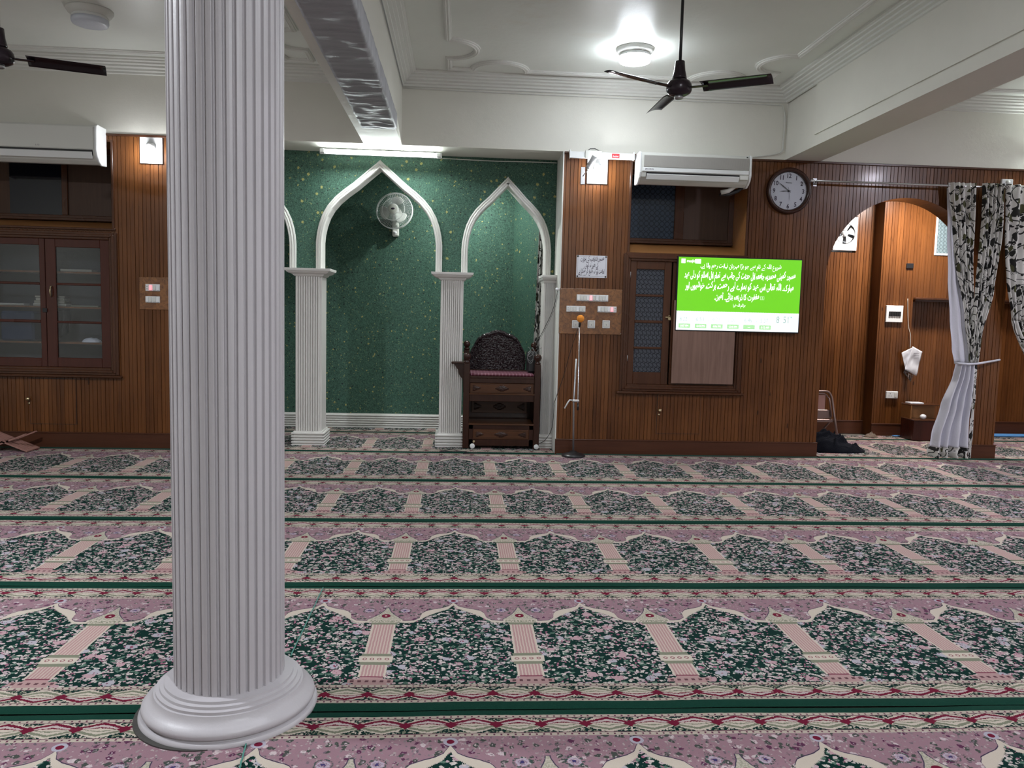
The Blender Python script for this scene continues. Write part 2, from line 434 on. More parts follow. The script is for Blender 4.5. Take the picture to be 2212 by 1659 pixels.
# spandrel: dusty pink with small dark, cream and lilac flowers
p1 = t.vor(t.scale(wv, 34, 34, 1), 1.0); q1 = t.sep(p1.col)
pc = t.mix(q1[0].gt(.5), (.06, .07, .06), t.mix(q1[1].gt(.5), (.52, .44, .44), (.10, .03, .07)))
pink = t.mix((p1+(nz2-.5)*.5).lt(.36), PINK, pc); pink = t.mix((p1+(nz2-.5)*.3).lt(.10), pink, (.45, .36, .38))
p2 = t.vor(t.scale(wv, 90, 70, 1), 1.0); q2 = t.sep(p2.col)
pink = t.mix((p2+(nz2-.5)*.4).lt(.36)*q2[0].gt(.35), pink, t.mix(q2[1], (.13, .10, .12), (.45, .38, .36)))
# medallion rosettes flanking the printed column
dx = s-.082; dv = v_-.93; rr = (dx*dx+dv*dv).pw(.5)
rr = rr+(nz2-.5)*.022; pink = t.mix(rr.btw(.026, .033)*(nz2.gt(.5)), pink, (.03, .07, .06)); pink = t.mix(rr.btw(.009, .021), pink, (.42, .36, .42)); pink = t.mix(rr.lt(.007), pink, (.05, .04, .13)); pink = t.mix(rr.btw(.011, .014), pink, (.25, .16, .22))
# arch outline
U = t.ramp(s/(PU*.5), [(0, .80), (.20, .80), (.30, .800), (.42, .806), (.49, .830), (.505, .838), (.53, .893), (.60, .926), (.72, .946), (.84, .962), (.93, .985), (1, 1.034)])
Lw = t.ramp(s/(PU*.5), [(0, .79), (.20, .79), (.30, .780), (.42, .785), (.49, .815), (.505, .815), (.53, .828), (.60, .858), (.72, .896), (.84, .928), (.93, .955), (1, 1.000)])
jag = ((s*210.0).frac()-.5).abs()*.018
col = t.mix(v_.gt(Lw-jag), field, CREAM)
col = t.mix(v_.gt(U), col, (.05, .035, .07))
col = t.mix(v_.gt(U+.005), col, pink)
# printed column
def bar(lo, hi, hw, c, soft=0):
    global col
    m = v_.btw(lo, hi)*s.lt(hw); col = t.mix(m, col, c)
stripe = t.mix(((s*78.0).frac()-.5).abs().lt(.22), (.42, .255, .25), (.52, .42, .36))
bar(.18, .245, (v_*-.75+.228)*.5+.020, (.42, .27, .26))

bar(.196, .226, .085, t.mix(((s*36.0).frac()-.5).abs().lt(.24)*(v_-.211).abs().lt(.008), (.42, .27, .26), (.13, .06, .07)))
bar(.245, .352, .052, CREAM); bar(.245, .352, .046, stripe); bar(.243, .252, .044, (.20, .05, .08))
bar(.352, .378, .060, SAGE); bar(.378, .432, .068, CREAM); bar(.432, .457, .060, SAGE)
dots = ((s*34.0).frac()-.5).abs()
dd_ = dots*dots*11.0+((v_-.406)*(v_-.406))*9000.0; bar(.388, .424, .064, t.mix(dd_.btw(.35, 1.0), CREAM, (.22, .06, .08)))
bar(.457, .757, .052, CREAM); bar(.457, .757, .046, stripe)
bar(.757, .780, .058, SAGE); bar(.780, .815, .078, CREAM); bar(.784, .811, .070, t.mix(nz2.gt(.5), SAGE, CREAM))
cap = ((v_*-1.0+.965)*6.667).clamp().pw(1.7)*.074+.006
m = v_.btw(.815, .965)*s.lt(cap+.004); col = t.mix(m, col, (.06, .045, .08)); m = v_.btw(.815, .962)*s.lt(cap); col = t.mix(m, col, t.mix(nz2.gt(.5), (.34, .33, .25), (.48, .43, .36)))
e = ((s*s)*1.0+(v_-.862)*(v_-.862)*.8); col = t.mix(e.lt(.00042), col, CRIM); col = t.mix(e.lt(.00003), col, CREAM)
d2 = s*-1.0+PU*.5; e2 = d2*d2+(v_-1.052)*(v_-1.052); col = t.mix(e2.lt(.00055), col, (.40, .38, .44)); col = t.mix(e2.lt(.00016), col, CRIM)
# borders (mirrored near and far)
w = (t.math('MINIMUM', v_-.046, (v_*-1.0)+1.219))/.136
BP = PU/4
ph = (u_/BP).frac(); am = ((ph-.5).abs()*2.0); am = (1.0-am).pw(.8)      # 0 at knots, 1 mid lozenge
cw = (w-.46).abs(); lk = t.noise(uv, 90, 2); cw = cw+(nz2-.5)*.10
bd = t.mix(lk.gt(.52), GREEN, t.mix(nz.gt(.5), CREAM, SAGE))
bd = t.mix(cw.lt(am*.30+.10), bd, CREAM)
side = w.gt(.46)
bd = t.mix(cw.lt(am*.24+.075), bd, t.mix(side, CRIM, SAGE)); bd = t.mix(cw.lt(am*.24-.02), bd, t.mix(side, (.50, .42, .40), CREAM))
bd = t.mix(cw.lt(am*.15-.04), bd, t.mix(side, CRIM, SAGE)); bd = t.mix(cw.lt(am*.09-.03), bd, CREAM)
bd = t.mix(cw.lt(am*-.42+.17), bd, CRIM)
edge = w.lt(.13).max(w.gt(.87)); bd = t.mix(edge, bd, t.mix(((u_*42.0).frac()).lt(.28)*((w.tri(.5)-.07).abs().lt(.032)), (.46, .40, .33), (.13, .04, .07)))
bd = t.mix(w.btw(.13, .155).max(w.btw(.845, .87)), bd, (.14, .05, .08))
inb = (v_.btw(.046, .182)).max(v_.btw(1.083, 1.219)); col = t.mix(inb, col, bd)
col = t.mix(v_.lt(.046).max(v_.gt(1.219)), col, (.007, .045, .030))
n3 = t.noise(uv, 420, 2)
col = t.mix((n3*.5).clamp(), col, (.30, .28, .30), 'OVERLAY')
t.set(col=col, rough=.95, spec=.08); t.bump(n3+nz2*.6, .004, .6); M['carpet'] = t.m
M['binding'] = plain('green_binding', (.007, .045, .030), .8, bump=.002, bscale=200)
M['floor'] = plaster('grey_floor', (.16, .15, .13), .5)

# ------------------------------------------------------------------ key planes
YW = 7.87          # face of the wood wall
YA = 8.33          # face of the green arch wall
YN = 9.50          # back of the niche
ZT = 3.015         # top of the wood, underside of the beams
ZC = 3.70          # ceiling
B1 = (-.955, -.590); B2 = (3.235, 3.60)
XL, XR, YB = -6.2, 8.6, -2.6

# ------------------------------------------------------------------ the shell
mb = MB(); mb.box(XL-.2, XR+.2, YB-.2, 10.2, -.15, -.006); struct(obj('floor', mb, M['floor']))
mb = MB(); mb.box(XL-.2, XR+.2, YB-.2, 10.2, ZC, ZC+.15); struct(obj('ceiling', mb, M['ceil']))
for nm, a in (('wall_left', (XL-.2, XL, YB, 10.2, 0, ZC)), ('wall_right', (XR, XR+.2, YB, 10.2, 0, ZC)), ('wall_behind', (XL-.2, XR+.2, YB-.2, YB, 0, ZC))):
    mb = MB(); mb.box(*a); struct(obj(nm, mb, M['wall']))
# upper wall above the wood and the niche: deep enough that its underside shows over the green wall
mb = MB(); mb.box(XL, XR, YW-.005, 8.62, ZT, ZC); struct(obj('wall_upper', mb, M['wall']))
# niche shell
xn0 = -2.66; xa0 = WX(1108, 600, YN)
mb = MB(); mb.box(xn0, xa0, YN, YN+.1, 0, 3.1); mb.box(xn0-.1, xn0, YA-.3, YN+.1, 0, 3.1)
struct(obj('wall_niche', mb, M['green']))
xb1 = 1.0
mb = MB(); mb.prism([(xa0, YN), (xb1, YA+.15), (xb1+.05, YA+.2), (xa0+.05, YN+.1)], 0, 3.1, 'xy'); struct(obj('wall_niche_angled', mb, M['green']))
mb = MB(); mb.box(xn0-.1, 1.1, 8.6, YN+.1, 3.08, 3.2); struct(obj('ceiling_niche', mb, M['mould']))
# beams
mb = MB(); mb.box(B1[0], B1[1], YB, YW, ZT, ZC); struct(obj('beam_over_column', mb, M['wall']))
mb = MB(); mb.box(B2[0], B2[1], YB, YW, ZT, ZC); mb.box(B2[0]-.014, B2[0]+.05, YB, 7.2, ZT+.10, ZC); struct(obj('beam_right', mb, M['wall']))
# foil wrapped on the beam
def foil(u, v):
    Y = -.5+v*7.62; w = (B1[1]-B1[0])
    rip = .005*mn.noise((u*2, Y*4, 1))+.004*mn.noise((u*4, Y*13, 4))
    if u < .72: return (B1[0]+.075+(w-.065)*u/.72, Y, ZT-.022+rip*1.3)
    k = (u-.72)/.28
    return (B1[1]+.012+rip*.8, Y+.01*sin(Y*5), ZT-.02+k*.13)
mb = MB(); mb.surf(foil, 20, 400); o = obj('foil_wrap', mb, M['foil'], thick=.003)
tag(o, 'crinkled silver foil sheet wrapped under the long ceiling beam', 'foil')
# ceiling cornices, one loop per bay
CP = [(0, ZC), (.135, ZC), (.135, ZC-.016), (.115, ZC-.022), (.115, ZC-.034), (.085, ZC-.040), (.085, ZC-.054), (.060, ZC-.062), (.060, ZC-.078), (.034, ZC-.088), (.034, ZC-.105), (.014, ZC-.112), (.014, ZC-.130), (0, ZC-.135)]
bays = [(XL, B1[0]), (B1[1], B2[0]-.014), (B2[1], XR)]
for i, (a, b) in enumerate(bays):
    mb = MB(); mb.sweep([(a, YB), (b, YB), (b, YW-.005), (a, YW-.005)], CP, lambda x, y, h: (x, y, h), closed=True)
    struct(obj('trim_cornice', mb, M['mould']))
# raised ceiling panel outlines
PP = [(-.032, ZC), (-.032, ZC-.010), (-.022, ZC-.012), (-.020, ZC-.020), (-.010, ZC-.024), (0, ZC-.018), (.008, ZC-.026), (.020, ZC-.022), (.022, ZC-.010), (.032, ZC-.008), (.032, ZC)]
def arc(cx, cy, r, a0, a1, n=18): return [(cx+r*cos(a0+(a1-a0)*i/n), cy+r*sin(a0+(a1-a0)*i/n)) for i in range(n+1)]
def panel(x0, x1, y0, y1, r=.25):
    h = pi/2; out = []
    def corner_pts(cx, cy, sx, sy):     # bumps inward beside each corner
        A = [(cx, cy+sy*(.5*0+.785)), *[(cx+sx*r*sin(pi*k/18), cy+sy*(.54+r*cos(pi*k/18))) for k in range(19)], (cx, cy)]
        B = [(cx+sx*(.476+r*-cos(pi*k/18)), cy+sy*r*sin(pi*k/18)) for k in range(19)]
        return A[1:]+B
    c1 = corner_pts(x0, y1, 1, -1); c2 = corner_pts(x1, y1, -1, -1); c3 = corner_pts(x1, y0, -1, 1); c4 = corner_pts(x0, y0, 1, 1)
    return c1+c2[::-1]+c3+c4[::-1]
for i, (a, b, y1) in enumerate(((XL+.45, B1[0]-.45, 7.60), (-.137, 2.90, 7.645), (B2[1]+.45, XR-.45, 7.55))):
    for (ya, yb) in ((2.75, y1),):
        mb = MB(); mb.sweep(panel(a, b, ya, yb), PP, lambda x, y, h: (x, y, h), closed=True)
        struct(obj('trim_ceiling_panel', mb, M['mould']))
# panelled walls with real grooves --------------------------------------------------
BW = .0762
def panel_wall(a0, a1, z1, spans, y, thick, axis='x', flip=1, extra=()):
    xs = set()
    k = math.floor(a0/BW)
    while k*BW < a1+BW:
        b = k*BW
        for d in (0, .0022, .0042, .0064, .0350, .0368, .0378, .0396): xs.add((round(b+d, 4), -.009 if d in (.0022, .0042) else (-.005 if d in (.0368, .0378) else 0)))
        k += 1
    pts = sorted((x, d) for x, d in xs if a0 < x < a1)
    have = [x for x, _ in pts]
    for e in (a0, a1, *extra):
        if a0 <= e <= a1:
            for q in (e-1e-4, e+1e-4):
                if a0-1e-3 <= q <= a1+1e-3: pts.append((q, 0))
    pts.sort(); mb = MB()
    def P(a, yy, z): return (a, yy, z) if axis == 'x' else (yy, a, z)
    for (xa, da), (xb, db) in zip(pts, pts[1:]):
        if xb-xa < 5e-5: continue
        sa = spans(xa+1e-5, z1); sb = spans(xb-1e-5, z1)
        if len(sa) != len(sb): sa = sb = spans((xa+xb)/2, z1)
        for (p0, p1), (q0, q1) in zip(sa, sb):
            if p1-p0 < 1e-4 and q1-q0 < 1e-4: continue
            vs = [P(xa, y-flip*da, p0), P(xb, y-flip*db, q0), P(xb, y-flip*db, q1), P(xa, y-flip*da, p1),
                  P(xa, y+flip*thick, p0), P(xb, y+flip*thick, q0), P(xb, y+flip*thick, q1), P(xa, y+flip*thick, p1)]
            mb.add(vs, [(0, 1, 2, 3), (5, 4, 7, 6), (0, 4, 5, 1), (3, 2, 6, 7)])
    for xe in (a0, a1, *extra):      # end caps / jambs
        eps = 2e-4
        A = spans(xe-eps, z1) if xe-eps > a0 else []; Bq = spans(xe+eps, z1) if xe+eps < a1 else []
        if A == Bq: continue
        for (p0, p1) in (A or Bq if not (A and Bq) else (A if len(A) < len(Bq) else Bq) if False else (A+Bq)):
            mb.add([P(xe, y, p0), P(xe, y+flip*thick, p0), P(xe, y+flip*thick, p1), P(xe, y, p1)], [(0, 1, 2, 3)])
    return mb
def rects(holes, arches=()):
    def f(x, z1):
        cur = [(0.0, z1)]
        for (h0, h1, zz0, zz1) in holes:
            if h0 < x < h1:
                nx = []
                for a, b in cur:
                    if zz0 > a: nx.append((a, min(b, zz0)))
                    if zz1 < b: nx.append((max(a, zz1), b))
                cur = nx
        for (cx, r, zs) in arches:
            if abs(x-cx) < r: cur = [(zs+sqrt(max(0, r*r-(x-cx)**2)), z1)]
        return cur
    return f
# right wood wall: recess window, cupboard and two arches
WR = dict(x0=WX(1362, 450, YW), x1=WX(1614, 450, YW), z0=WZ(1480, 549, YW), z1=2.94)
XWL = 1.005
AC1, AR, AZ = 4.555, .825, 1.86; AC2 = AC1+2*AR+.285
CB = dict(x0=WX(1356, 700, YW), x1=WX(1590, 700, YW), z0=WZ(1470, 832, YW), z1=WZ(1470, 566, YW))
ex = [WR['x0'], WR['x1'], CB['x0'], CB['x1'], AC1-AR, AC1+AR, AC2-AR, AC2+AR]+[AC1+AR*cos(pi*k/40) for k in range(1, 40)]+[AC2+AR*cos(pi*k/40) for k in range(1, 40)]
mb = panel_wall(XWL, XR, ZT, rects([(WR['x0'], WR['x1'], WR['z0'], WR['z1']), (CB['x0'], CB['x1'], CB['z0'], CB['z1'])], [(AC1, AR, AZ), (AC2, AR, AZ)]), YW, .25, extra=ex)
struct(obj('wall_wood_right', mb, M['panel'], fix=False))
# white plaster return at the left end of the wood wall
mb = MB(); mb.box(XWL-.012, XWL, YW-.004, YA+.3, 0, ZT); struct(obj('trim_return', mb, M['mould']))
# left wood wall
XLR = -2.62
WL = dict(x0=-5.0, x1=WX(243, 450, YW), z0=WZ(120, 490, YW), z1=2.94)
CL = dict(x0=-4.62, x1=WX(241, 700, YW), z0=WZ(120, 793, YW), z1=WZ(120, 515, YW))
mb = panel_wall(XL, XLR, ZT, rects([(WL['x0'], WL['x1'], WL['z0'], WL['z1']), (CL['x0'], CL['x1'], CL['z0'], CL['z1'])]), YW, .25, extra=[WL['x0'], WL['x1'], CL['x0'], CL['x1']])
struct(obj('wall_wood_left', mb, M['panel'], fix=False))
mb = MB(); mb.box(XLR, XLR+.012, YW, YA+.3, 0, ZT); struct(obj('trim_return', mb, M['mould']))
# baseboards
def base(x0, x1, y, name, h=.155, mat='base_wood', d=.02):
    mb = MB(); mb.box(x0, x1, y-d, y, 0, h-.012); mb.box(x0-.002, x1+.002, y-d-.006, y, h-.012, h, .003); struct(obj(name, mb, M[mat]))
base(XWL-.01, AC1-AR+.005, YW, 'baseboard_right'); base(AC1+AR-.012, AC2-AR+.012, YW, 'baseboard_post'); base(AC2+AR, XR, YW, 'baseboard_far_right')
base(XL, XLR, YW, 'baseboard_left')
# thin top trim of wood
for a, b in ((XWL, XR), (XL, XLR)):
    mb = MB(); mb.box(a, b, YW-.018, YW, ZT-.022, ZT-.001, .003); struct(obj('trim_top', mb, M['frame_wood']))
# side room behind the arches
YS1, YS2, YS3 = 9.62, 9.42, 9.52
xs1 = WX(1876, 700, YS1); xs2 = WX(1896, 700, YS2); xs3 = WX(1962, 800, YS2)
zledge = WZ(2000, 643, YS2)
exf = (WX(1798, 500, YS1), WX(1851, 500, YS1), WZ(1820, 545, YS1), WZ(1820, 470, YS1)+.02)
mb = panel_wall(1.3, xs1+.05, 3.2, rects([exf]), YS1, .1, extra=[exf[0], exf[1]]); struct(obj('wall_side_room_left', mb, M['panel'], fix=False))
wn = (WX(2021, 500, YS2), WX(2075, 500, YS2), WZ(2030, 552, YS2), WZ(2030, 440, YS2))
mb = panel_wall(xs2, xs3, 3.2, rects([]), YS2, .1); mb2 = panel_wall(xs3, XR, 3.2, lambda x, z1: [(zledge, wn[2]), (wn[3], z1)] if wn[0] < x < wn[1] else [(zledge, z1)], YS2, .1, extra=[wn[0], wn[1]])
mb.v, mb.f, mb.sm = mb.v, mb.f, mb.sm; mb.add(mb2.v, mb2.f); mb.add([(xs1, YS1, 0), (xs2, YS2, 0), (xs2, YS2, 3.2), (xs1, YS1, 3.2)], [(0, 1, 2, 3)])
struct(obj('wall_side_room', mb, M['panel'], fix=False))
mb = panel_wall(xs3-.02, XR, zledge, rects([]), YS3+.04, .08); struct(obj('wall_side_room_lower', mb, M['panel'], fix=False))
mb = MB(); mb.box(xs3, XR, YS2-.05, YS3+.05, zledge-.03, zledge, .006); mb.box(xs3+.01, XR, YS2-.035, YS3, zledge-.05, zledge-.03); struct(obj('trim_ledge', mb, M['frame_wood']))
base(1.3, xs1, YS1, 'baseboard_side_room', .17); base(xs2-.005, xs3, YS2, 'baseboard_side_room', .16); base(xs3, XR, YS3+.04, 'baseboard_side_room', .19)
mb = MB(); mb.box(1.25, XR, YW+.25, 10, 3.1, 3.2); struct(obj('ceiling_side_room', mb, M['ceil']))
mb = MB(); mb.box(1.15, 1.3, YA, 10, 0, 3.2); struct(obj('wall_side_room_end', mb, M['panel_y']))

# ------------------------------------------------------------------ green arch wall with three arches
ZS = 1.815
SH = [(1, 0), (1, .25), (.985, .33), (.955, .41), (.90, .50), (.82, .58), (.71, .655), (.57, .725), (.42, .79), (.28, .86), (.14, .93), (.06, .968), (0, 1)]
def archpts(cx, hw, h):
    L_ = [(cx-u*hw, ZS+w*h) for u, w in SH]; return L_+[(2*cx-x, z) for x, z in L_[::-1][1:]]
ca = (WX(683, 555, YA)+WX(955, 560, YA))/2; hwc = (WX(955, 560, YA)-WX(683, 555, YA))/2
cr = (WX(996, 575, YA)+WX(1189, 578, YA))/2; hwr = (WX(1189, 578, YA)-WX(996, 575, YA))/2
cl = 2*ca-cr
zc = WZ(820, 346, YA); zr = WZ(1093, 382, YA)
ARCH = [(cl, hwr, zr-ZS), (ca, hwc, zc-ZS), (cr, hwr, zr-ZS)]
def azf(x):
    for cx, hw, h in ARCH:
        hw2 = hw-.045
        if abs(x-cx) < hw2:
            u = abs(x-cx)/hw2; pts = SH[::-1]
            for (u0, w0), (u1, w1) in zip(pts, pts[1:]):
                if u0 <= u <= u1 and u1 > u0: return ZS+(h-.06)*(w0+(w1-w0)*(u-u0)/(u1-u0))
            return ZS+(h-.06)*.25
    return ZS
xs = set(); x = xn0
while x < XWL: xs.add(round(x, 3)); x += .012
for cx, hw, h in ARCH:
    for q in (-(hw-.045), hw-.045): xs.add(cx+q-1e-4); xs.add(cx+q+1e-4)
    xs.add(cx)
xs.add(XWL-.012); xs = sorted(x for x in xs if x <= XWL-.012+1e-6)
mb = MB()
for a, b in zip(xs, xs[1:]):
    za, zb = azf(a), azf(b)
    mb.add([(a, YA, za), (b, YA, zb), (b, YA, ZT), (a, YA, ZT), (a, YA+.14, za), (b, YA+.14, zb), (b, YA+.14, ZT), (a, YA+.14, ZT)], [(0, 1, 2, 3), (5, 4, 7, 6), (0, 4, 5, 1)])
struct(obj('wall_arches', mb, M['green'], fix=False))
AP = [(0, 0), (0, -.020), (-.006, -.030), (-.014, -.034), (-.020, -.026), (-.026, -.036), (-.036, -.044), (-.044, -.036), (-.050, -.046), (-.060, -.046), (-.066, -.034), (-.068, 0), (-.068, .15), (-.058, .15), (-.05, .02)]
labs = ['white ribbed moulding of the arch partly hidden behind the fluted column', 'tall white pointed arch moulding around the wall fan', 'narrow white pointed arch moulding above the dark carved chair']
for (cx, hw, h), lb in zip(ARCH, labs):
    pts = archpts(cx, hw, h); mb = MB()
    mb.sweep(pts, AP, lambda a, b, q: (a, YA+q, b)); o = obj('arch_moulding', mb, M['white_gloss'])
    tag(o, lb, 'moulding', 'arch mouldings on the green wall')
# pillars under the arches
def fluted_rect(x0, x1, y0, y1, n, ny, d=.016):
    pts = []
    def side(ax, ay, bx, by, k):
        L = sqrt((bx-ax)**2+(by-ay)**2); ux, uy = (bx-ax)/L, (by-ay)/L; nx, ny_ = -uy, ux
        for i in range(k):
            for tt, dd in ((.0, 0), (.30, 0), (.56, 0), (.66, 1), (.90, 1)):
                s_ = .012+(L-.024)*(i+tt)/k
                pts.append((ax+ux*s_+nx*d*dd, ay+uy*s_+ny_*d*dd))
    side(x0, y0, x1, y0, n); side(x1, y0, x1, y1, ny); side(x1, y1, x0, y1, n); side(x0, y1, x0, y0, ny)
    return pts
def pilaster(x0, x1, label, wide=True):
    y0, y1 = YA-.17, YA+.13
    th = thing('arch_pillar', ((x0+x1)/2, (y0+y1)/2, 0), label, 'pillar', 'white fluted pillars of the arches')
    mb = MB(); mb.prism(fluted_rect(x0, x1, y0, y1, 10, 10), .14, 1.74, 'xy'); obj('shaft', mb, M['white_gloss'], th)
    mb = MB(); w = .035
    for k in range(5):
        z = .001+k*.030
        mb.box(x0-w, x1+w, y0-w, y1+w, z, z+.017, .004); mb.box(x0-w+.022, x1+w-.022, y0-w+.022, y1+w-.022, z+.017, z+.031)
    obj('base_block', mb, M['white_gloss'], th)
    mb = MB(); xl = .098 if wide else .03
    lv = [(1.735, 0), (1.745, .012), (1.758, .02), (1.768, .045), (1.782, .060), (1.790, .060), (1.790, .072), (1.808, .075), (1.815, .075)]
    for (za, oa), (zb, ob) in zip(lv, lv[1:]):
        def q(o_): k = o_/.075; return (x0-k*xl, x1+k*xl, y0-o_*1.25, y1+.01)
        A, Bq = q(oa), q(ob)
        vs = [(A[0], A[2], za), (A[1], A[2], za), (A[1], A[3], za), (A[0], A[3], za), (Bq[0], Bq[2], zb), (Bq[1], Bq[2], zb), (Bq[1], Bq[3], zb), (Bq[0], Bq[3], zb)]
        mb.add(vs, [(0, 1, 5, 4), (1, 2, 6, 5), (2, 3, 7, 6), (3, 0, 4, 7)])
    mb.box(x0-xl, x1+xl, y0-.0937, y1+.01, 1.8149, 1.8151)
    obj('capital', mb, M['white_gloss'], th); return th
YP = YA-.17
pc = (WX(951, 700, YP), WX(1000, 700, YP)); plf = (WX(637.5, 700, YP), WX(695, 700, YP)); pr = (WX(1173, 700, YP), XWL-.014)
pilaster(*plf, 'white fluted pillar between the hidden left arch and the tall arch')
pilaster(*pc, 'white fluted pillar directly left of the dark carved chair')
pilaster(*pr, 'narrow white fluted pillar squeezed between carved chair and wood wall', wide=False)
pilaster(cl-hwr-.16, cl-hwr+.02, 'white fluted pillar at the far left end of the arches, behind the column', wide=False)
# niche skirting, ribbed
mb = MB()
for k in range(6): mb.box(xn0, xa0, YN-.030, YN, .002+k*.028, .002+k*.028+.016, .004); mb.box(xn0, xa0, YN-.006, YN, .018+k*.028, .032+k*.028)
struct(obj('baseboard_niche', mb, M['white_gloss']))
# ------------------------------------------------------------------ carpets
XC0 = .304
seams = [2.663-1.2675*3, 2.663-1.2675*2, 2.663-1.2675, 2.663, 3.926, 5.190, 6.460, 7.790]
seams.append(7.790+1.2675)
clabs = ['patterned prayer carpet strip beneath and behind the viewer', 'patterned prayer carpet strip just in front of the viewer', 'nearest prayer carpet strip, below the seam under the column base',
 'large-patterned prayer carpet strip starting at the fluted column base', 'second prayer carpet strip beyond the fluted column base', 'third prayer carpet strip beyond the column base, mid floor',
 'prayer carpet strip lying along the wood wall and microphone stand', 'furthest prayer carpet strip running into the niche and side room']
strips = [(k, y0, y1, -5.9, 8.3) for k, (y0, y1) in enumerate(zip(seams, seams[1:]))][:7]
strips += [(7, seams[7], 9.45, -2.58, .985), (8, seams[7], 9.40, AC1-AR+.02, 8.3)]
clabs[7] = 'prayer carpet strip running under the arch pillars into the green niche'; clabs.append('prayer carpet strip inside the wooden side room beyond the round arch')
for k, y0, y1, xa_, xb_ in strips:
    SX = xb_-xa_; n = 240 if k < 7 else 80
    def edge(x, e): return .006*mn.noise((x*1.1, e*7.3, 2.2))+.0035*mn.noise((x*4, e*3.1, 8))
    mb = MB()
    def f(a, b, y0=y0, y1=y1, k=k):
        X_ = xa_+a*SX; ya = y0+.004+edge(X_, min(k, 7)); yb = y1-.004+edge(X_, min(k, 7)+1)*(k < 7)
        e = min(b, 1-b)*(y1-y0); z = .010 if e > .03 else .010-.006*(1-e/.03)**2
        z += .003*mn.noise((X_*1.7, k*5+b*4, .3))+.0015
        return (X_, ya+(yb-ya)*b, z)
    NV = 28
    vv = [0, .006, .012, .02]+[.03+.94*i/(NV-8) for i in range(NV-7)]+[.98, .988, .994, 1]
    NV = len(vv)-1
    mb.surf(lambda a, b: f(a, vv[round(b*NV)]), n, NV, True, lambda a, b: (xa_+a*SX-XC0, vv[round(b*NV)]*(1.265 if k < 7 else y1-y0)))
    o = obj('prayer_carpet', mb, M['carpet'], origin=((xa_+xb_)/2, (y0+y1)/2, 0))
    tag(o, clabs[k], 'carpet', 'prayer carpet strips across the floor')
mb = MB(); mb.box(XWL, AC1-AR, 7.795, 7.843, .0, .008); mb.box(XL, XLR, 7.795, 7.843, 0, .008); o = struct(obj('trim_carpet_binding', mb, M['binding']))

# ------------------------------------------------------------------ front fluted column
CX, CY, CR = 2.82*sin(math.radians(-15.98)), 2.82*cos(math.radians(-15.98)), .1825
th = thing('fluted_column', (CX, CY, 0), 'large white fluted round column in the left foreground', 'column')
NF = 38; prof = []
for k in range(NF):
    a0 = 2*pi*k/NF+.03
    for tt, dd in ((0, 1), (.30, 1.002), (.60, 1), (.66, .95), (.79, .935), (.92, .95)):
        a = a0+2*pi/NF*tt; prof.append((CX+CR*dd*cos(a), CY+CR*dd*sin(a)))
mb = MB(); mb.prism(prof, .125, ZT+.0005, 'xy'); obj('shaft', mb, M['column'], th, bevel=.0015)
BPS = [[(.290, .002), (.296, .008), (.296, .020), (.291, .026)], [(.291, .026), (.276, .028)], [(.276, .028), (.275, .036)], [(.275, .036), (.283, .037)], [(.283, .037), (.2865, .044), (.2855, .052), (.280, .060), (.269, .067), (.258, .074), (.251, .084), (.247, .096)],
      [(.247, .096), (.240, .097)], [(.240, .097), (.240, .106)], [(.240, .106), (.227, .108)], [(.227, .108), (.226, .117)], [(.226, .117), (.213, .119)], [(.213, .119), (.212, .128)], [(.212, .128), (.17, .131)]]
mb = MB()
for q in BPS: mb.lathe(q, (CX, CY, 0), 96, cap=False, rfun=lambda a, h: 1+.005*mn.noise((a*3, h*20, 0)))
obj('base', mb, M['column'], th, fix=False)
mb = MB(); mb.prism(arc(CX-.035, CY-.035, .266, 0, 2*pi, 48)[:-1], -.004, .0150, 'xy'); o = obj('stone_slab', mb, plain('dark_stone', (.045, .042, .038), .6, bump=.002)); tag(o, 'dark stone slab edge showing beneath the big column base', 'slab')
for k, (pa, pb) in ((3, ((698, 1276), (628, 1425))), (2, ((533, 1612), (505, 1720)))):
    A2, B2_ = G(*pa), G(*pb); mb = MB(); x1_ = A2[0]; n_ = 14
    pts = [(A2[0]+(B2_[0]-A2[0])*i/n_+.002*mn.noise((i*.9, k, 0)), A2[1]+(B2_[1]-A2[1])*i/n_, .0165) for i in range(n_+1)]
    mb.tube(pts, .0028, 5); obj('seam_thread', mb, plain('teal_thread', (.06, .22, .18), .7), [q for q in bpy.data.objects if q.name.startswith('prayer_carpet')][k])
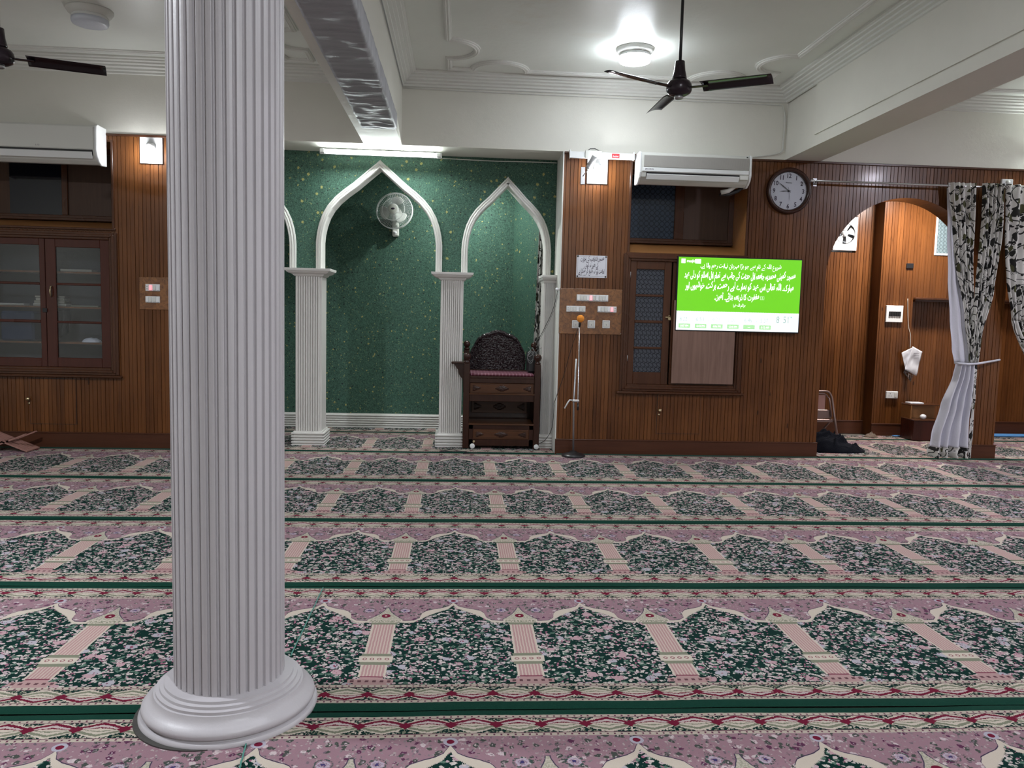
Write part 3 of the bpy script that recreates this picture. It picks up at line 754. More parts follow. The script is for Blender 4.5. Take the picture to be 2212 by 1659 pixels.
# ------------------------------------------------------------------ lamps
E_LED = emit('lamp_diffuser_lit', (.86, .93, 1.0), L_LED); E_TUBE = emit('tube_lit', (.90, 1.0, .98), L_TUBE); E_BULB = emit('bulb_lit', (.94, .97, 1.0), L_BULB)
E_OFF = plain('lamp_diffuser_off', (.62, .66, .74), .35)
def extra_light(th, x, y, z, r, watts, col):
    l = bpy.data.lights.new('lamp_light', 'AREA'); l.shape = 'DISK'; l.size = 2*r; l.energy = watts; l.color = col
    o = bpy.data.objects.new('lamp_light', l); C.objects.link(o); o.parent = th; o.location = Vector((x, y, z))-wloc(th)
def ceiling_lamp(x, y, label, lit=True, big=1, watts=0, col=(.90, .94, 1.0), ZC=ZC):
    th = thing('ceiling_lamp', (x, y, ZC), label, 'ceiling lamp', 'round ceiling lamps' if lit else None)
    mb = MB(); R = .163*big
    mb.lathe([(R, ZC), (R, ZC-.012), (R-.012, ZC-.020), (R-.012, ZC-.030), (R-.028, ZC-.038), (R-.030, ZC-.048), (.10, ZC-.05)], (x, y, 0), 48); obj('rose', mb, M['mould'], th)
    mb = MB(); mb.lathe([(.128, ZC-.048), (.134, ZC-.055), (.134, ZC-.072)], (x, y, 0), 48, cap=False); obj('lamp_ring', mb, M['white'], th)
    mb = MB(); mb.lathe([(.134, ZC-.070), (.136, ZC-.090), (.130, ZC-.108), (.115, ZC-.113), (.0001, ZC-.115)], (x, y, 0), 48); obj('diffuser', mb, E_LED if lit else E_OFF, th)
    if watts: extra_light(th, x, y, ZC-.118, .11, watts, col)  # extra area light added on top of the glowing diffuser
    return th
ceiling_lamp(1.465, 6.90, 'round ceiling lamp glowing behind the ceiling fan')
ceiling_lamp(-2.94, 6.62, 'unlit round ceiling lamp left of the fluted column', False, 1.05)
ceiling_lamp(1.465, 2.6, 'lit round ceiling lamp above the viewer in the main bay', watts=8)
ceiling_lamp(1.3, -.7, 'unseen round ceiling lamp behind the viewer in the main bay, with added fill light', watts=80)  # unseen fixture; its area light is added fill for the hall
ceiling_lamp(-3.5, 2.9, 'unseen round ceiling lamp added as fill in the left bay level with the fluted column', watts=88)  # unseen lamp added to fill the left bay with light
ceiling_lamp(6.2, 4.0, 'unseen round ceiling lamp added as fill in the right bay beyond the ceiling beam', watts=85, col=(.88, .84, 1.0))  # added unseen lamp, tinted to brighten the right bay wall
ceiling_lamp(5.3, 8.75, 'lit round ceiling lamp inside the side room beyond the round arch', watts=42, col=(1, .92, .85), ZC=3.10)
def tube_light(x0, x1, y, z, label, lit=True):
    th = thing('tube_light', ((x0+x1)/2, y, z), label, 'tube light')
    mb = MB(); mb.box(x0-.03, x1+.03, y, y+.035, z-.025, z+.025, .004); obj('batten', mb, M['white'], th)
    mb = MB(); mb.lathe([(.014, x0), (.014, x1)], (0, y-.022, z), 16, axis='x'); obj('tube', mb, E_TUBE, th)
    for s_, q in ((1, x0), (-1, x1)):
        mb = MB(); mb.box(q-.022, q+.022, y-.040, y+.002, z-.020, z+.020, .004); obj('end_cap', mb, M['white'], th)
tube_light(WX(697, 335, 8.08), WX(948, 338, 8.08), 8.08, ZT-.045, 'glowing white tube light at the top of the green wall above the tall arch')
tube_light(5.9, 7.1, YW-.04, 3.2, 'tube light on the upper wall at the far right beyond the frame')
def bulb_lamp(px, py0, py1, label, nm='wall_bulb'):
    Y = YW; xa, xb = px; x = (xa+xb)/2; z1 = py0; z0 = py1
    th = thing('wall_bulb_lamp', (x, Y, z0), label, 'wall lamp')
    mb = MB(); mb.box(xa, xb, Y-.014, Y-.0005, z0, z1, .003); obj('mounting_board', mb, M['white'], th)
    zc = (z0+z1)/2
    mb = MB(); mb.lathe([(.044, 0), (.044, -.02), (.030, -.035), (.024, -.06)], (x, Y-.014, zc+.03), 24, axis='y'); h = obj('bulb_holder', mb, M['white'], th)
    mb = MB(); mb.lathe([(.022, .0), (.030, -.02), (.036, -.04), (.040, -.065), (.036, -.09), (.020, -.108), (.0001, -.113)], (0, 0, 0), 24)
    mb.xf(Matrix.Translation((x, Y-.070, zc+.015)) @ Matrix.Rotation(math.radians(-42), 4, 'X')); obj('bulb', mb, E_BULB, th)
    return th
bulb_lamp((WX(1268, 370, YW), WX(1312, 370, YW)), WZ(1290, 343, YW), WZ(1290, 398, YW), 'bare glowing bulb on a white board high beside the right air conditioner')
bulb_lamp((WX(303, 320, YW), WX(352, 320, YW)), WZ(328, 297, YW), WZ(328, 354, YW), 'bare glowing bulb on a white board just left of the fluted column')
# bare bulb inside the niche, fixed behind the green wall between the two arches
def niche_bulb():
    x, y, z = .05, 8.97, 3.04
    th = thing('niche_bulb_lamp', (x, y, z), 'bare bulb on the niche ceiling hidden behind the green arch wall', 'ceiling lamp')
    mb = MB(); mb.lathe([(.045, 3.079), (.042, 3.06), (.022, 3.05)], (x, y, 0), 20); obj('bulb_holder', mb, M['white'], th)
    mb = MB(); mb.lathe([(.018, 3.05), (.03, 3.03), (.034, 3.01), (.024, 2.985), (.0001, 2.978)], (x, y, 0), 20); obj('bulb', mb, E_BULB, th)
    extra_light(th, x, y, 2.972, .03, 16, (.95, 1, .97))
niche_bulb()

# ================================================================== windows, cupboards
def quadbox(mb, x0, x1, z0, z1, y, d, bev=.003): mb.box(x0, x1, y, y+d, z0, z1, bev); return mb
def framework(mb, x0, x1, z0, z1, y, d, w, bev=.004):
    quadbox(mb, x0, x0+w, z0, z1, y, d, bev); quadbox(mb, x1-w, x1, z0, z1, y, d, bev)
    quadbox(mb, x0+w, x1-w, z0, z0+w, y, d, bev); quadbox(mb, x0+w, x1-w, z1-w, z1, y, d, bev); return mb
RD = .40
# right recess window
YG = YW+RD
def recess(nm, R, panes, sill_drop, flip):
    x0, x1, z0, z1 = R['x0'], R['x1'], R['z0'], R['z1']
    zb = z0+sill_drop
    win = struct(thing(nm, ((x0+x1)/2, YG, zb), '', '')); del win['label']; del win['category']
    mb = MB(); mb.prism([(YW+.001, z0-.001), (YG+.03, zb), (YG+.03, zb-.03), (YW+.001, z0-.03)], x0-.01, x1+.01, 'yz'); obj('sloped_sill', mb, M['sill_wood'], win)
    mb = MB(); mb.box(x0-.02, x0+.002, YW+.001, YG+.03, z0, z1+.02); mb.box(x1-.002, x1+.02, YW+.001, YG+.03, z0, z1+.02); mb.box(x0, x1, YW+.001, YG+.03, z1-.001, z1+.02); obj('reveal', mb, M['sill_wood'], win)
    mb = MB(); w = .055
    framework(mb, x0, x1, zb, z1, YG-.02, .05, w); xm = panes[0][1]
    quadbox(mb, xm, panes[1][0], zb+w, z1-w, YG-.02, .05, .004)
    mb.box(x0, x1, YG-.035, YG-.02, zb, zb+.028, .004)
    obj('window_frame', mb, M['frame_wood'], win)
    for (a, b, mt, nm2) in panes:
        mb = MB(); mb.box(a-.005, b+.005, YG+.002, YG+.012, zb+w-.01, z1-w+.01); obj(nm2, mb, M[mt], win)
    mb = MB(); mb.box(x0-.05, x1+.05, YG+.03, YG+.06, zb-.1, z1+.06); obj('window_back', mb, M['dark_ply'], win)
    # thin bead round the opening
    mb = MB(); bd_ = [(x0, z0), (x0, z1), (x1, z1), (x1, z0)]
    mb.box(x0-.018, x0+.004, YW-.016, YW+.004, z0-.01, z1+.015, .004); mb.box(x1-.004, x1+.018, YW-.016, YW+.004, z0-.01, z1+.015, .004); mb.box(x0-.03, x1+.03, YW-.026, YW+.01, z0-.022, z0+.001, .005)
    obj('bead', mb, M['frame_wood'], win); return win
xg0 = WR['x0']+.055; xg1 = WX(1457, 450, YG); xg2 = WX(1477, 450, YG)
recess('window_1', WR, [(xg0, xg1, 'pglass', 'patterned_pane'), (xg2, WR['x1']-.055, 'dark_ply', 'plywood_pane')], .13, 1)
lg1 = WX(135, 420, YG); lg2 = WX(148, 420, YG)
recess('window_2', WL, [(WX(22, 420, YG), lg1, 'nightglass', 'dark_pane'), (lg2, WL['x1']-.055, 'dark_ply', 'plywood_pane')], .10, 1)

def cupboard_frame(mb, x0, x1, z0, z1):
    Y = YW
    for k, (o_, d_) in enumerate(((.0, .030), (.022, .040), (.045, .028))):
        framework(mb, x0-.07+o_, x1+.07-o_, z0-.07+o_, z1+.07-o_, Y-d_, d_+.012, .028, .006)
    mb.box(x0-.10, x1+.10, Y-.055, Y, z0-.095, z0-.07, .008)
    return mb
# --- right cupboard
x0, x1, z0, z1 = CB['x0'], CB['x1'], CB['z0'], CB['z1']
cb = thing('wall_cupboard', ((x0+x1)/2, YW, z0), 'brown cupboard set in the wood wall, partly covered by the green screen', 'cupboard')
obj('frame', cupboard_frame(MB(), x0, x1, z0, z1), M['frame_wood'], cb)
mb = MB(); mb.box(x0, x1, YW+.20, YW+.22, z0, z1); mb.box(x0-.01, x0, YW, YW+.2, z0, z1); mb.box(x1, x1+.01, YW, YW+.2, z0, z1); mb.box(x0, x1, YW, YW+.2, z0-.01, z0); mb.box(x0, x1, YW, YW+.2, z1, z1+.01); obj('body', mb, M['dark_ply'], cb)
def glazed_door(px0, px1, rows, par, ztop, zbot, pr, mat, panemat, nm='door', stile=None, shade=None):
    d = None
    xa, xb = px0, px1; a, b = pr
    mb = MB(); Y = YW-.012
    quadbox(mb, xa, a, zbot, ztop, Y, .03, .004); quadbox(mb, b, xb, zbot, ztop, Y, .03, .004)
    quadbox(mb, a, b, rows[0][1], ztop, Y, .03, .004); quadbox(mb, a, b, zbot, rows[-1][0], Y, .03, .004)
    for (l0, h0), (l1, h1) in zip(rows, rows[1:]): quadbox(mb, a, b, h1, l0, Y+.003, .024, .005)
    d = obj(nm, mb, mat, par)
    for (lo, hi) in rows:
        mb = MB(); mb.box(a-.004, b+.004, Y+.014, Y+.018, lo-.004, hi+.004); obj('pane', mb, panemat, d)
    return d
rowsR = [(WZ(1400, q1, YW), WZ(1400, q0, YW)) for q0, q1 in ((582, 636), (641, 692), (698, 749), (754, 804))]
dr = glazed_door(x0+.004, WX(1446, 700, YW), rowsR, cb, z1-.003, z0+.003, (WX(1371, 690, YW), WX(1431, 690, YW)), M['frame_wood'], M['cglass'])
mb = MB(); xs_ = WX(1449, 700, YW); mb.box(xs_, xs_+.085, YW-.012, YW+.018, z0+.003, z1-.003, .004); mb.box(xs_+.085, x1-.003, YW-.006, YW+.012, z0+.003, z1-.003); d2 = obj('door', mb, M['frame_wood'], cb)
mb = MB(); xl, zl = WX(1444, 686, YW), WZ(1444, 686, YW)
mb.box(xl-.014, xl+.016, YW-.040, YW-.022, zl-.028, zl+.004, .004); mb.tube([(xl-.008, YW-.03, zl+.002), (xl-.008, YW-.03, zl+.016), (xl+.001, YW-.03, zl+.022), (xl+.010, YW-.03, zl+.016), (xl+.010, YW-.03, zl+.002)], .0025); mb.box(xl-.035, xl+.01, YW-.020, YW-.012, zl-.004, zl+.010, .002)
pl = obj('padlock', mb, M['brass'])
tag(pl, 'small brass padlock hanging on the cupboard door left of the screen', 'padlock')
for zz in (WZ(1360, 600, YW), WZ(1355, 780, YW)):
    mb = MB(); mb.lathe([(.005, 0), (.005, .06)], (x0+.006, YW-.016, zz), 10); obj('hinge', mb, M['dullsteel'], dr)
mb = MB(); bx0, bx1, bz0, bz1 = WX(1450, 800, YW-.05), WX(1583, 800, YW-.05), WZ(1520, 829, YW-.05), WZ(1520, 650, YW-.05)
mb.box(bx0, bx1, YW-.062, YW-.050, bz0, bz1, .001); o = obj('plywood_board', mb, M['ply']); tag(o, 'bare plywood board leaning over the cupboard just below the green screen', 'board')
# --- left cupboard
x0, x1, z0, z1 = CL['x0'], CL['x1'], CL['z0'], CL['z1']
cb = thing('glazed_cupboard', ((x0+x1)/2, YW, z0), 'reddish glazed bookcase cupboard set in the left wood wall', 'cupboard')
obj('frame', cupboard_frame(MB(), x0, x1, z0, z1), M['frame_wood'], cb)
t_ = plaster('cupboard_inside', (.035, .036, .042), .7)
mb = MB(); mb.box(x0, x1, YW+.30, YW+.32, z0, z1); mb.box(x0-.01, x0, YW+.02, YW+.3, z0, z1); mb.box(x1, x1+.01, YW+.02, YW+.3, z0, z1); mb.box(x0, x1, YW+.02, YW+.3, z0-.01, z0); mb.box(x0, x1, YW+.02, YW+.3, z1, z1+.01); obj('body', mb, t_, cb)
YI = YW+.12
shz = [WZ(180, q, YI) for q in (588, 663, 739)]
for zq in shz:
    mb = MB(); mb.box(x0, x1, YW+.05, YW+.30, zq-.016, zq); obj('shelf', mb, M['panel'], cb)
rowsL = [(WZ(170, q1, YW), WZ(170, q0, YW)) for q0, q1 in ((535, 612), (617, 694), (699, 773))]
xd = WX(101, 650, YW)
dR = glazed_door(xd, x1-.002, rowsL, cb, z1-.003, z0+.003, (WX(123, 650, YW), WX(219, 650, YW)), M['red_wood'], M['glass'])
rowsL2 = [(WZ(50, q1, YW), WZ(50, q0, YW)) for q0, q1 in ((528, 609), (614, 690), (696, 772))]
dL = glazed_door(2*xd-x1+.002, xd-.004, rowsL2, cb, z1-.003, z0+.003, (2*xd-WX(219, 650, YW)+.0, WX(88, 650, YW)), M['red_wood'], M['glass'])
hx, hz0, hz1 = WX(113, 630, YW), WZ(113, 641, YW), WZ(113, 618, YW)
mb = MB(); mb.tube([(hx, YW-.012, hz0), (hx, YW-.035, hz0+.01), (hx, YW-.045, (hz0+hz1)/2), (hx, YW-.035, hz1-.01), (hx, YW-.012, hz1)], .007); obj('handle', mb, M['brass'], dR)
mb = MB(); hz = WZ(97, 670, YW); mb.box(WX(95, 670, YW), WX(102, 670, YW)+.01, YW-.03, YW-.014, hz-.02, hz+.02, .004); obj('lock', mb, M['black'], dL)
# things on the shelves
def on_shelf(si, pxa, pxb, h, col, nm, label, y=.12, d=.12, group=None, rot=0, zoff=0):
    Y = YW+y; xa, xb = WX(pxa, 640, Y), WX(pxb, 640, Y); z = shz[si]+.001+zoff
    mb = MB(); mb.box(xa, xb, Y-d/2, Y+d/2, z, z+h, .003)
    mt = plain(nm+'_colour', col, .6); o = obj(nm, mb, mt); tag(o, label, 'book', group)
    mb = MB(); mb.box(xa+.004, xb-.004, Y-d/2-.002, Y+d/2-.004, z+.004, z+h-.004); obj('pages', mb, M['pages'], o); return z+h-shz[si]
g = 'books in the left cupboard'
on_shelf(0, 138, 206, .022, (.30, .29, .27), 'book', 'pale book lying flat alone on the top shelf of the left cupboard', group=g)
zz = 0
for i, (a, b, h, c, lb) in enumerate(((78, 148, .022, (.55, .54, .5), 'lowest pale book of the stack behind the left cupboard handle'), (80, 146, .028, (.20, .17, .13), 'second book up in the stack behind the cupboard handle, dark brown'), (84, 144, .022, (.50, .47, .40), 'third book up in the stack behind the cupboard handle, cream'), (82, 147, .022, (.10, .08, .06), 'topmost dark book of the stack behind the left cupboard handle'))):
    zz = on_shelf(1, a, b, h, c, 'book', lb, zoff=zz+.001, group=g)
on_shelf(1, 158, 218, .014, (.06, .08, .05), 'book', 'thin green book lying flat on the right end of the middle shelf', group=g)
on_shelf(1, 5, 58, .018, (.52, .52, .52), 'book', 'thin pale papers lying on the middle shelf behind the left glass door', group=g)
mb = MB(); Y = YW+.13
def heap(u, v, cx, cy, rx, ry, z, h, s): 
    a = u*2*pi; r = v; k = (1-r*r); 
    return (cx+rx*r*cos(a)*(1+.12*mn.noise((cos(a)*2, sin(a)*2, s))), cy+ry*r*sin(a), z+h*max(0, k)**.6*(1+.35*mn.noise((cos(a)*r*3, sin(a)*r*3, s+9)))+.001)
mb.surf(lambda u, v: heap(u, v, WX(200, 730, Y), Y-.02, .09, .07, shz[2], .04, 3), 28, 8); o = obj('folded_cloth', mb, M['lining'], thick=.003); tag(o, 'small white folded cloth on the bottom shelf of the left cupboard', 'cloth')
mb = MB(); mb.box(WX(10, 700, Y), WX(82, 700, Y), YW+.05, YW+.24, shz[2]+.001, WZ(50, 672, Y), .02); o = obj('folded_blanket', mb, M['bluegrey']); tag(o, 'dark blue folded blanket behind the left glass cupboard door', 'blanket')
mb = MB(); mb.surf(lambda u, v: (WX(118+36*u, 680, Y)+.01*sin(v*6), YW+.10+.012*sin(u*14+v*3), shz[1]-.03-v*.28*(1-.4*abs(u-.4))), 16, 14); o = obj('hanging_cloth', mb, M['cloth_black'], thick=.004); tag(o, 'black cloth hanging below the middle shelf inside the left cupboard', 'cloth')

# hatches in the wood walls
def hatch(pa, pb, knob, label):
    (xa, za), (xb, zb) = W(*pa, YW), W(*pb, YW)
    th = thing('wall_hatch', ((xa+xb)/2, YW, zb), label, 'hatch')
    mb = panel_wall(xa, xb, za, lambda x, z: [(zb, za)], YW-.006, .005); obj('panel', mb, M['panel'], th, fix=False)
    mb = MB(); w = .004
    for (a, b, c, d) in ((xa-w, xa, zb-w, za+w), (xb, xb+w, zb-w, za+w), (xa, xb, zb-w, zb), (xa, xb, za, za+w)): mb.box(a, b, YW-.0025, YW-.0005, c, d)
    obj('gap', mb, M['black'], th)
    kx, kz = W(*knob, YW); mb = MB(); mb.lathe([(.011, 0), (.007, -.012), (.016, -.020), (.019, -.030), (.012, -.038), (.0001, -.040)], (kx, YW-.006, kz), 20, axis='y'); mb.lathe([(.011, 0), (.011, -.006), (.0001, -.007)], (kx-.002, YW-.006, kz-.045), 16, axis='y'); obj('knob', mb, M['brass'], th)
hatch((1421, 848), (1510, 937), (1424, 886), 'small wood hatch with a round knob under the right cupboard')
hatch((64, 817), (166, 916), (64, 861), 'small wood hatch with a round knob under the left glazed cupboard')

# ================================================================== switchboards, sign, sockets
def switch_row(par, xa, xb, za, zb, n, red=(), sock=()):
    Y = YW-.012
    mb = MB(); mb.box(xa, xb, Y-.012, Y, za, zb, .003); pl = obj('switch_plate', mb, M['white'], par)
    w = (xb-xa)/n
    for i in range(n):
        mb = MB(); a, b = xa+w*(i+.16), xa+w*(i+.84); zm = (za+zb)/2; hh = (zb-za)*.36
        if i in sock:
            mb.box(a, b, Y-.015, Y-.011, zm-hh, zm+hh, .002); so = obj('socket', mb, M['white'], pl)
            continue
        mb.prism([(Y-.011, zm-hh), (Y-.022, zm-hh), (Y-.016, zm+hh), (Y-.011, zm+hh)], a, b, 'yz')
        obj('switch', mb, M['redlit'] if i in red else (M['offwhite'] if i % 3 else M['white']), pl)
        mb = MB(); mb.box(a-.0015, b+.0015, Y-.0125, Y-.0118, zm-hh-.004, zm-hh+.001); obj('switch_gap', mb, M['grey'], pl)
    for i in sock:
        for zq in (-.008, .008):
            pass
    mb = MB()
    for i in sock:
        c = xa+w*(i+.5)
        for zq in (-.011, .011): mb.lathe([(.0035, 0), (.0035, -.001), (.0001, -.0012)], (c, Y-.0152, (za+zb)/2+zq), 10, axis='y')
    if sock: obj('socket_holes', mb, M['black'], pl)
M['redlit'] = emit('red_neon_switch', (1, .05, .09), .7)
xa, xb = WX(1208, 680, YW), WX(1344, 680, YW); zt, zb_ = WZ(1275, 624, YW), WZ(1275, 722, YW)
sb = thing('switchboard', ((xa+xb)/2, YW, zb_), 'large speckled brown switchboard with rows of white switches behind the microphone', 'switchboard')
mb = MB(); mb.box(xa, xb, YW-.012, YW-.0005, zb_, zt, .003); obj('board', mb, M['burl'], sb)
def rr(pxa, pya, pxb, pyb): return WX(pxa, (pya+pyb)/2, YW), WX(pxb, (pya+pyb)/2, YW), WZ((pxa+pxb)/2, pyb, YW), WZ((pxa+pxb)/2, pya, YW)
switch_row(sb, *rr(1245, 637, 1313, 651), 10, red=(4,)); switch_row(sb, *rr(1223, 661, 1264, 674), 6, sock=(0,)); switch_row(sb, *rr(1290, 662, 1331, 675), 6, red=(4,), sock=(5,))
for cx_ in (1243, 1276.5, 1308.5):
    a, b, c, d = rr(cx_-8, 692, cx_+8, 709); mb = MB(); mb.box(a, b, YW-.024, YW-.012, c, d, .003); pl = obj('switch_plate', mb, M['white'], sb)
    mb = MB(); q = (b-a)*.17; mb.box(a+q, b-q, YW-.029, YW-.023, c+q, d-q, .003); obj('socket', mb, M['offwhite'], pl)
    mb = MB(); mb.box(a+q-.003, b-q+.003, YW-.0248, YW-.0238, c+q-.003, d-q+.003); obj('gap', mb, M['grey'], pl)
    mb = MB(); mb.lathe([(.004, 0), (.004, -.001), (.0001, -.0012)], ((a+b)/2, YW-.0288, (c+d)/2-.006), 10, axis='y'); obj('key_hole', mb, M['black'], pl)
mb = MB()
for ax, az in ((xa+.01, zt-.01), (xb-.01, zt-.01), (xb-.01, zb_+.01), (xa+.01, zb_+.01)): mb.lathe([(.005, 0), (.004, -.003), (.0001, -.004)], (ax, YW-.012, az), 10, axis='y')
obj('screws', mb, M['steel'], sb)
xa, xb = WX(302, 635, YW), WX(366, 635, YW); zt, zb_ = WZ(335, 599, YW), WZ(335, 669, YW)
sb = thing('switchboard', ((xa+xb)/2, YW, zb_), 'smaller speckled brown switchboard with two switch rows beside the fluted column', 'switchboard')
mb = MB(); mb.box(xa, xb, YW-.012, YW-.0005, zb_, zt, .003); obj('board', mb, M['burl'], sb)
switch_row(sb, *rr(316, 614, 347, 629), 4, red=(1,), sock=(0,)); switch_row(sb, *rr(316, 640, 347, 654), 4)

# ---- Urdu lettering ------------------------------------------------
AB = {'ا': (0xFE8D, 0), 'آ': (0xFE81, 0), 'ب': (0xFE8F, 1), 'پ': (0xFB56, 1), 'ت': (0xFE95, 1), 'ٹ': (0xFB66, 1), 'ث': (0xFE99, 1), 'ج': (0xFE9D, 1), 'چ': (0xFB7A, 1),
      'ح': (0xFEA1, 1), 'خ': (0xFEA5, 1), 'د': (0xFEA9, 0), 'ڈ': (0xFB88, 0), 'ذ': (0xFEAB, 0), 'ر': (0xFEAD, 0), 'ڑ': (0xFB8C, 0), 'ز': (0xFEAF, 0), 'س': (0xFEB1, 1),
      'ش': (0xFEB5, 1), 'ص': (0xFEB9, 1), 'ض': (0xFEBD, 1), 'ط': (0xFEC1, 1), 'ظ': (0xFEC5, 1), 'ع': (0xFEC9, 1), 'غ': (0xFECD, 1), 'ف': (0xFED1, 1), 'ق': (0xFED5, 1),
      'ک': (0xFB8E, 1), 'گ': (0xFB92, 1), 'ل': (0xFEDD, 1), 'م': (0xFEE1, 1), 'ن': (0xFEE5, 1), 'ں': (0xFB9E, 0), 'و': (0xFEED, 0), 'ہ': (0xFBA6, 1), 'ھ': (0xFBAA, 1),
      'ی': (0xFBFC, 1), 'ے': (0xFBAE, 0), 'ئ': (0xFE89, 1)}
def segments(word):
    segs = [[]]
    for ch in word:
        if ch not in AB: segs.append([ch]); segs.append([]); continue
        segs[-1].append(ch)
        if AB[ch][1] == 0: segs.append([])
    out = []
    for sg in segs:
        if not sg: continue
        s_ = ''
        for i, ch in enumerate(sg):
            if ch not in AB: s_ += ch; continue
            b, dual = AB[ch]; first = i == 0; last = i == len(sg)-1
            if first and last: k = 0
            elif last: k = 1
            elif first: k = 2
            else: k = 3
            s_ += chr(b+k)
        out.append(s_[::-1])
    return out
_gc = {}
def glyphs(s_, bold=0):
    if (s_, bold) in _gc: return _gc[s_, bold]
    cu = bpy.data.curves.new('lettering_tmp', 'FONT'); cu.body = s_; cu.resolution_u = 2; cu.offset = bold
    o = bpy.data.objects.new('lettering_tmp', cu); C.objects.link(o); bpy.context.view_layer.update()
    dg = bpy.context.evaluated_depsgraph_get(); me = bpy.data.meshes.new_from_object(o.evaluated_get(dg))
    vs = [tuple(v.co) for v in me.vertices]; fs = [tuple(p.vertices) for p in me.polygons]
    bpy.data.objects.remove(o); bpy.data.meshes.remove(me); bpy.data.curves.remove(cu)
    _gc[s_, bold] = (vs, fs); return _gc[s_, bold]
def urdu(mb, text, xr, xl, z, size, y, tilt=.17, bold=0, squash=.80):
    """one line right-to-left, squeezed to fill xl..xr at base height z"""
    items = []; x = 0.0
    for wd_ in text.split(' '):
        for sg in segments(wd_):
            vs, fs = glyphs(sg, bold)
            if not vs: continue
            x0_, x1_ = min(v[0] for v in vs), max(v[0] for v in vs); w_ = x1_-x0_
            tl = tilt if len(sg) > 1 else 0
            x -= w_*squash+.03
            items.append(([((v[0]-x0_)*squash+x, v[1]+(v[0]-x0_)*tl*squash-.02) for v in vs], fs))
        x -= .24
    x += .24
    k = (xr-xl)/(-x)
    for vs, fs in items: mb.add([(xr+a*k, y, z+b*size) for a, b in vs], fs)
def latin(mb, text, x0_, x1_, z, size, y, bold=0):
    vs, fs = glyphs(text, bold)
    if not vs: return
    a, b = min(v[0] for v in vs), max(v[0] for v in vs); k = (x1_-x0_)/(b-a)
    mb.add([(x0_+(v[0]-a)*k, y, z+v[1]*size) for v in vs], fs)
# paper sign
xa, xb, za, zb_ = rr(1245, 552, 1311, 600)
sg_ = thing('paper_sign', ((xa+xb)/2, YW, za), 'white paper sign with three handwritten lines pinned above the switchboard', 'sign')
mb = MB(); mb.box(xa, xb, YW-.004, YW-.0015, za, zb_); obj('sheet', mb, M['paper'], sg_)
mb = MB(); H = zb_-za; Wd = xb-xa
framework(mb, xa+.012, xb-.012, za+.012, zb_-.010, YW-.0046, .0006, .0012, 0)
urdu(mb, 'مسجد انتظامیہ کی اجازت', xb-.10*Wd, xa+.13*Wd, za+H*.73, H*.30, YW-.005, bold=.012)
urdu(mb, 'کے بغیر نہ کوئی', xb-.28*Wd, xa+.27*Wd, za+H*.46, H*.30, YW-.005, bold=.012)
urdu(mb, 'امامت اور نہ تبلیغ کر سکتا ہے', xb-.08*Wd, xa+.07*Wd, za+H*.19, H*.30, YW-.005, bold=.012)
urdu(mb, 'منجانب کمیٹی', xb-.68*Wd, xa+.1*Wd, za+H*.07, H*.12, YW-.005)
obj('lettering', mb, M['ink'], sg_, fix=False)
mb = MB()
for ax, az in ((xa+.012, za+.012), (xb-.012, za+.012), (xa+.012, zb_-.010), (xb-.012, zb_-.010)): mb.lathe([(.009, 0), (.007, -.005), (.0001, -.006)], (ax, YW-.004, az), 12, axis='y')
obj('pins', mb, M['black'], sg_)

# ================================================================== screen
YT = 7.80
xa, xb = (WX(1467, 556, YT)+WX(1460, 712, YT))/2, (WX(1734, 561, YT)+WX(1722, 718, YT))/2
zb_, zt = (WZ(1460, 712, YT)+WZ(1722, 718, YT))/2, (WZ(1467, 556, YT)+WZ(1734, 561, YT))/2
tv = thing('wall_screen', ((xa+xb)/2, YT, zb_), 'bright green flat screen showing prayer times and lettering', 'screen')
mb = MB(); mb.box(xa-.010, xb+.010, YT+.004, YT+.045, zb_-.012, zt+.010, .004); obj('casing', mb, M['black'], tv)
t = NT('screen_picture'); p = t.pos(); x, y, z = t.sep(p); v = (z-zb_)/(zt-zb_); u = (x-xa)/(xb-xa)
sc_ = ((u*72.0).frac()-.5).abs()*.012+.258
colr = t.mix(v.gt(sc_), (.88, .97, 1), (.115, .46, .008)); colr = t.mix(v.btw(.0, .20)*u.gt(.93), colr, (.62, .72, .82))
t.set(col=(.02, .02, .02), rough=.25, emis=colr, est=.92); M['screen'] = t.m
mb = MB(); mb.box(xa, xb, YT, YT+.006, zb_, zt); obj('display', mb, M['screen'], tv)
TW, TH = xb-xa, zt-zb_
def tu(u): return xa+u*TW
def tz(v): return zb_+v*TH
M['txtw'] = emit('screen_text_white', (.92, 1, .92), .85); M['txtg'] = emit('screen_text_green', (.06, .28, .20), .5); M['txtl'] = emit('screen_text_pale', (.36, .48, .55), .5); M['badge'] = emit('screen_badge', (.10, .60, .03), .5)
YL = YT-.0015
mb = MB(); urdu(mb, 'شروع اللہ کے نام سے جو بڑا مہربان نہایت رحم والا ہے۔', tu(.835), tu(.175), tz(.865), TH*.085, YL, bold=.002)
urdu(mb, 'مسجد کمیٹی محمدیہ جامعہ اہل حدیث کی جانب سے تمام اہل اسلام کو دلی عید', tu(.955), tu(.05), tz(.72), TH*.12, YL, bold=.02)
urdu(mb, 'مبارک۔ اللہ تعالی اس عید کو ہمارے لیے رحمت، برکت، خوشیوں اور', tu(.945), tu(.06), tz(.575), TH*.12, YL, bold=.02)
urdu(mb, 'مغفرت کا ذریعہ بنائے۔ آمین۔', tu(.665), tu(.30), tz(.43), TH*.115, YL, bold=.02)
urdu(mb, 'جزاکم اللہ خیرا', tu(.558), tu(.455), tz(.335), TH*.06, YL)
latin(mb, 'masjid', tu(.065), tu(.132), tz(.93), TH*.055, YL, bold=.02)
for a, b in ((.020, .053), (.133, .178)): mb.box(tu(a), tu(b), YL-.0004, YL, tz(.915), tz(.975))
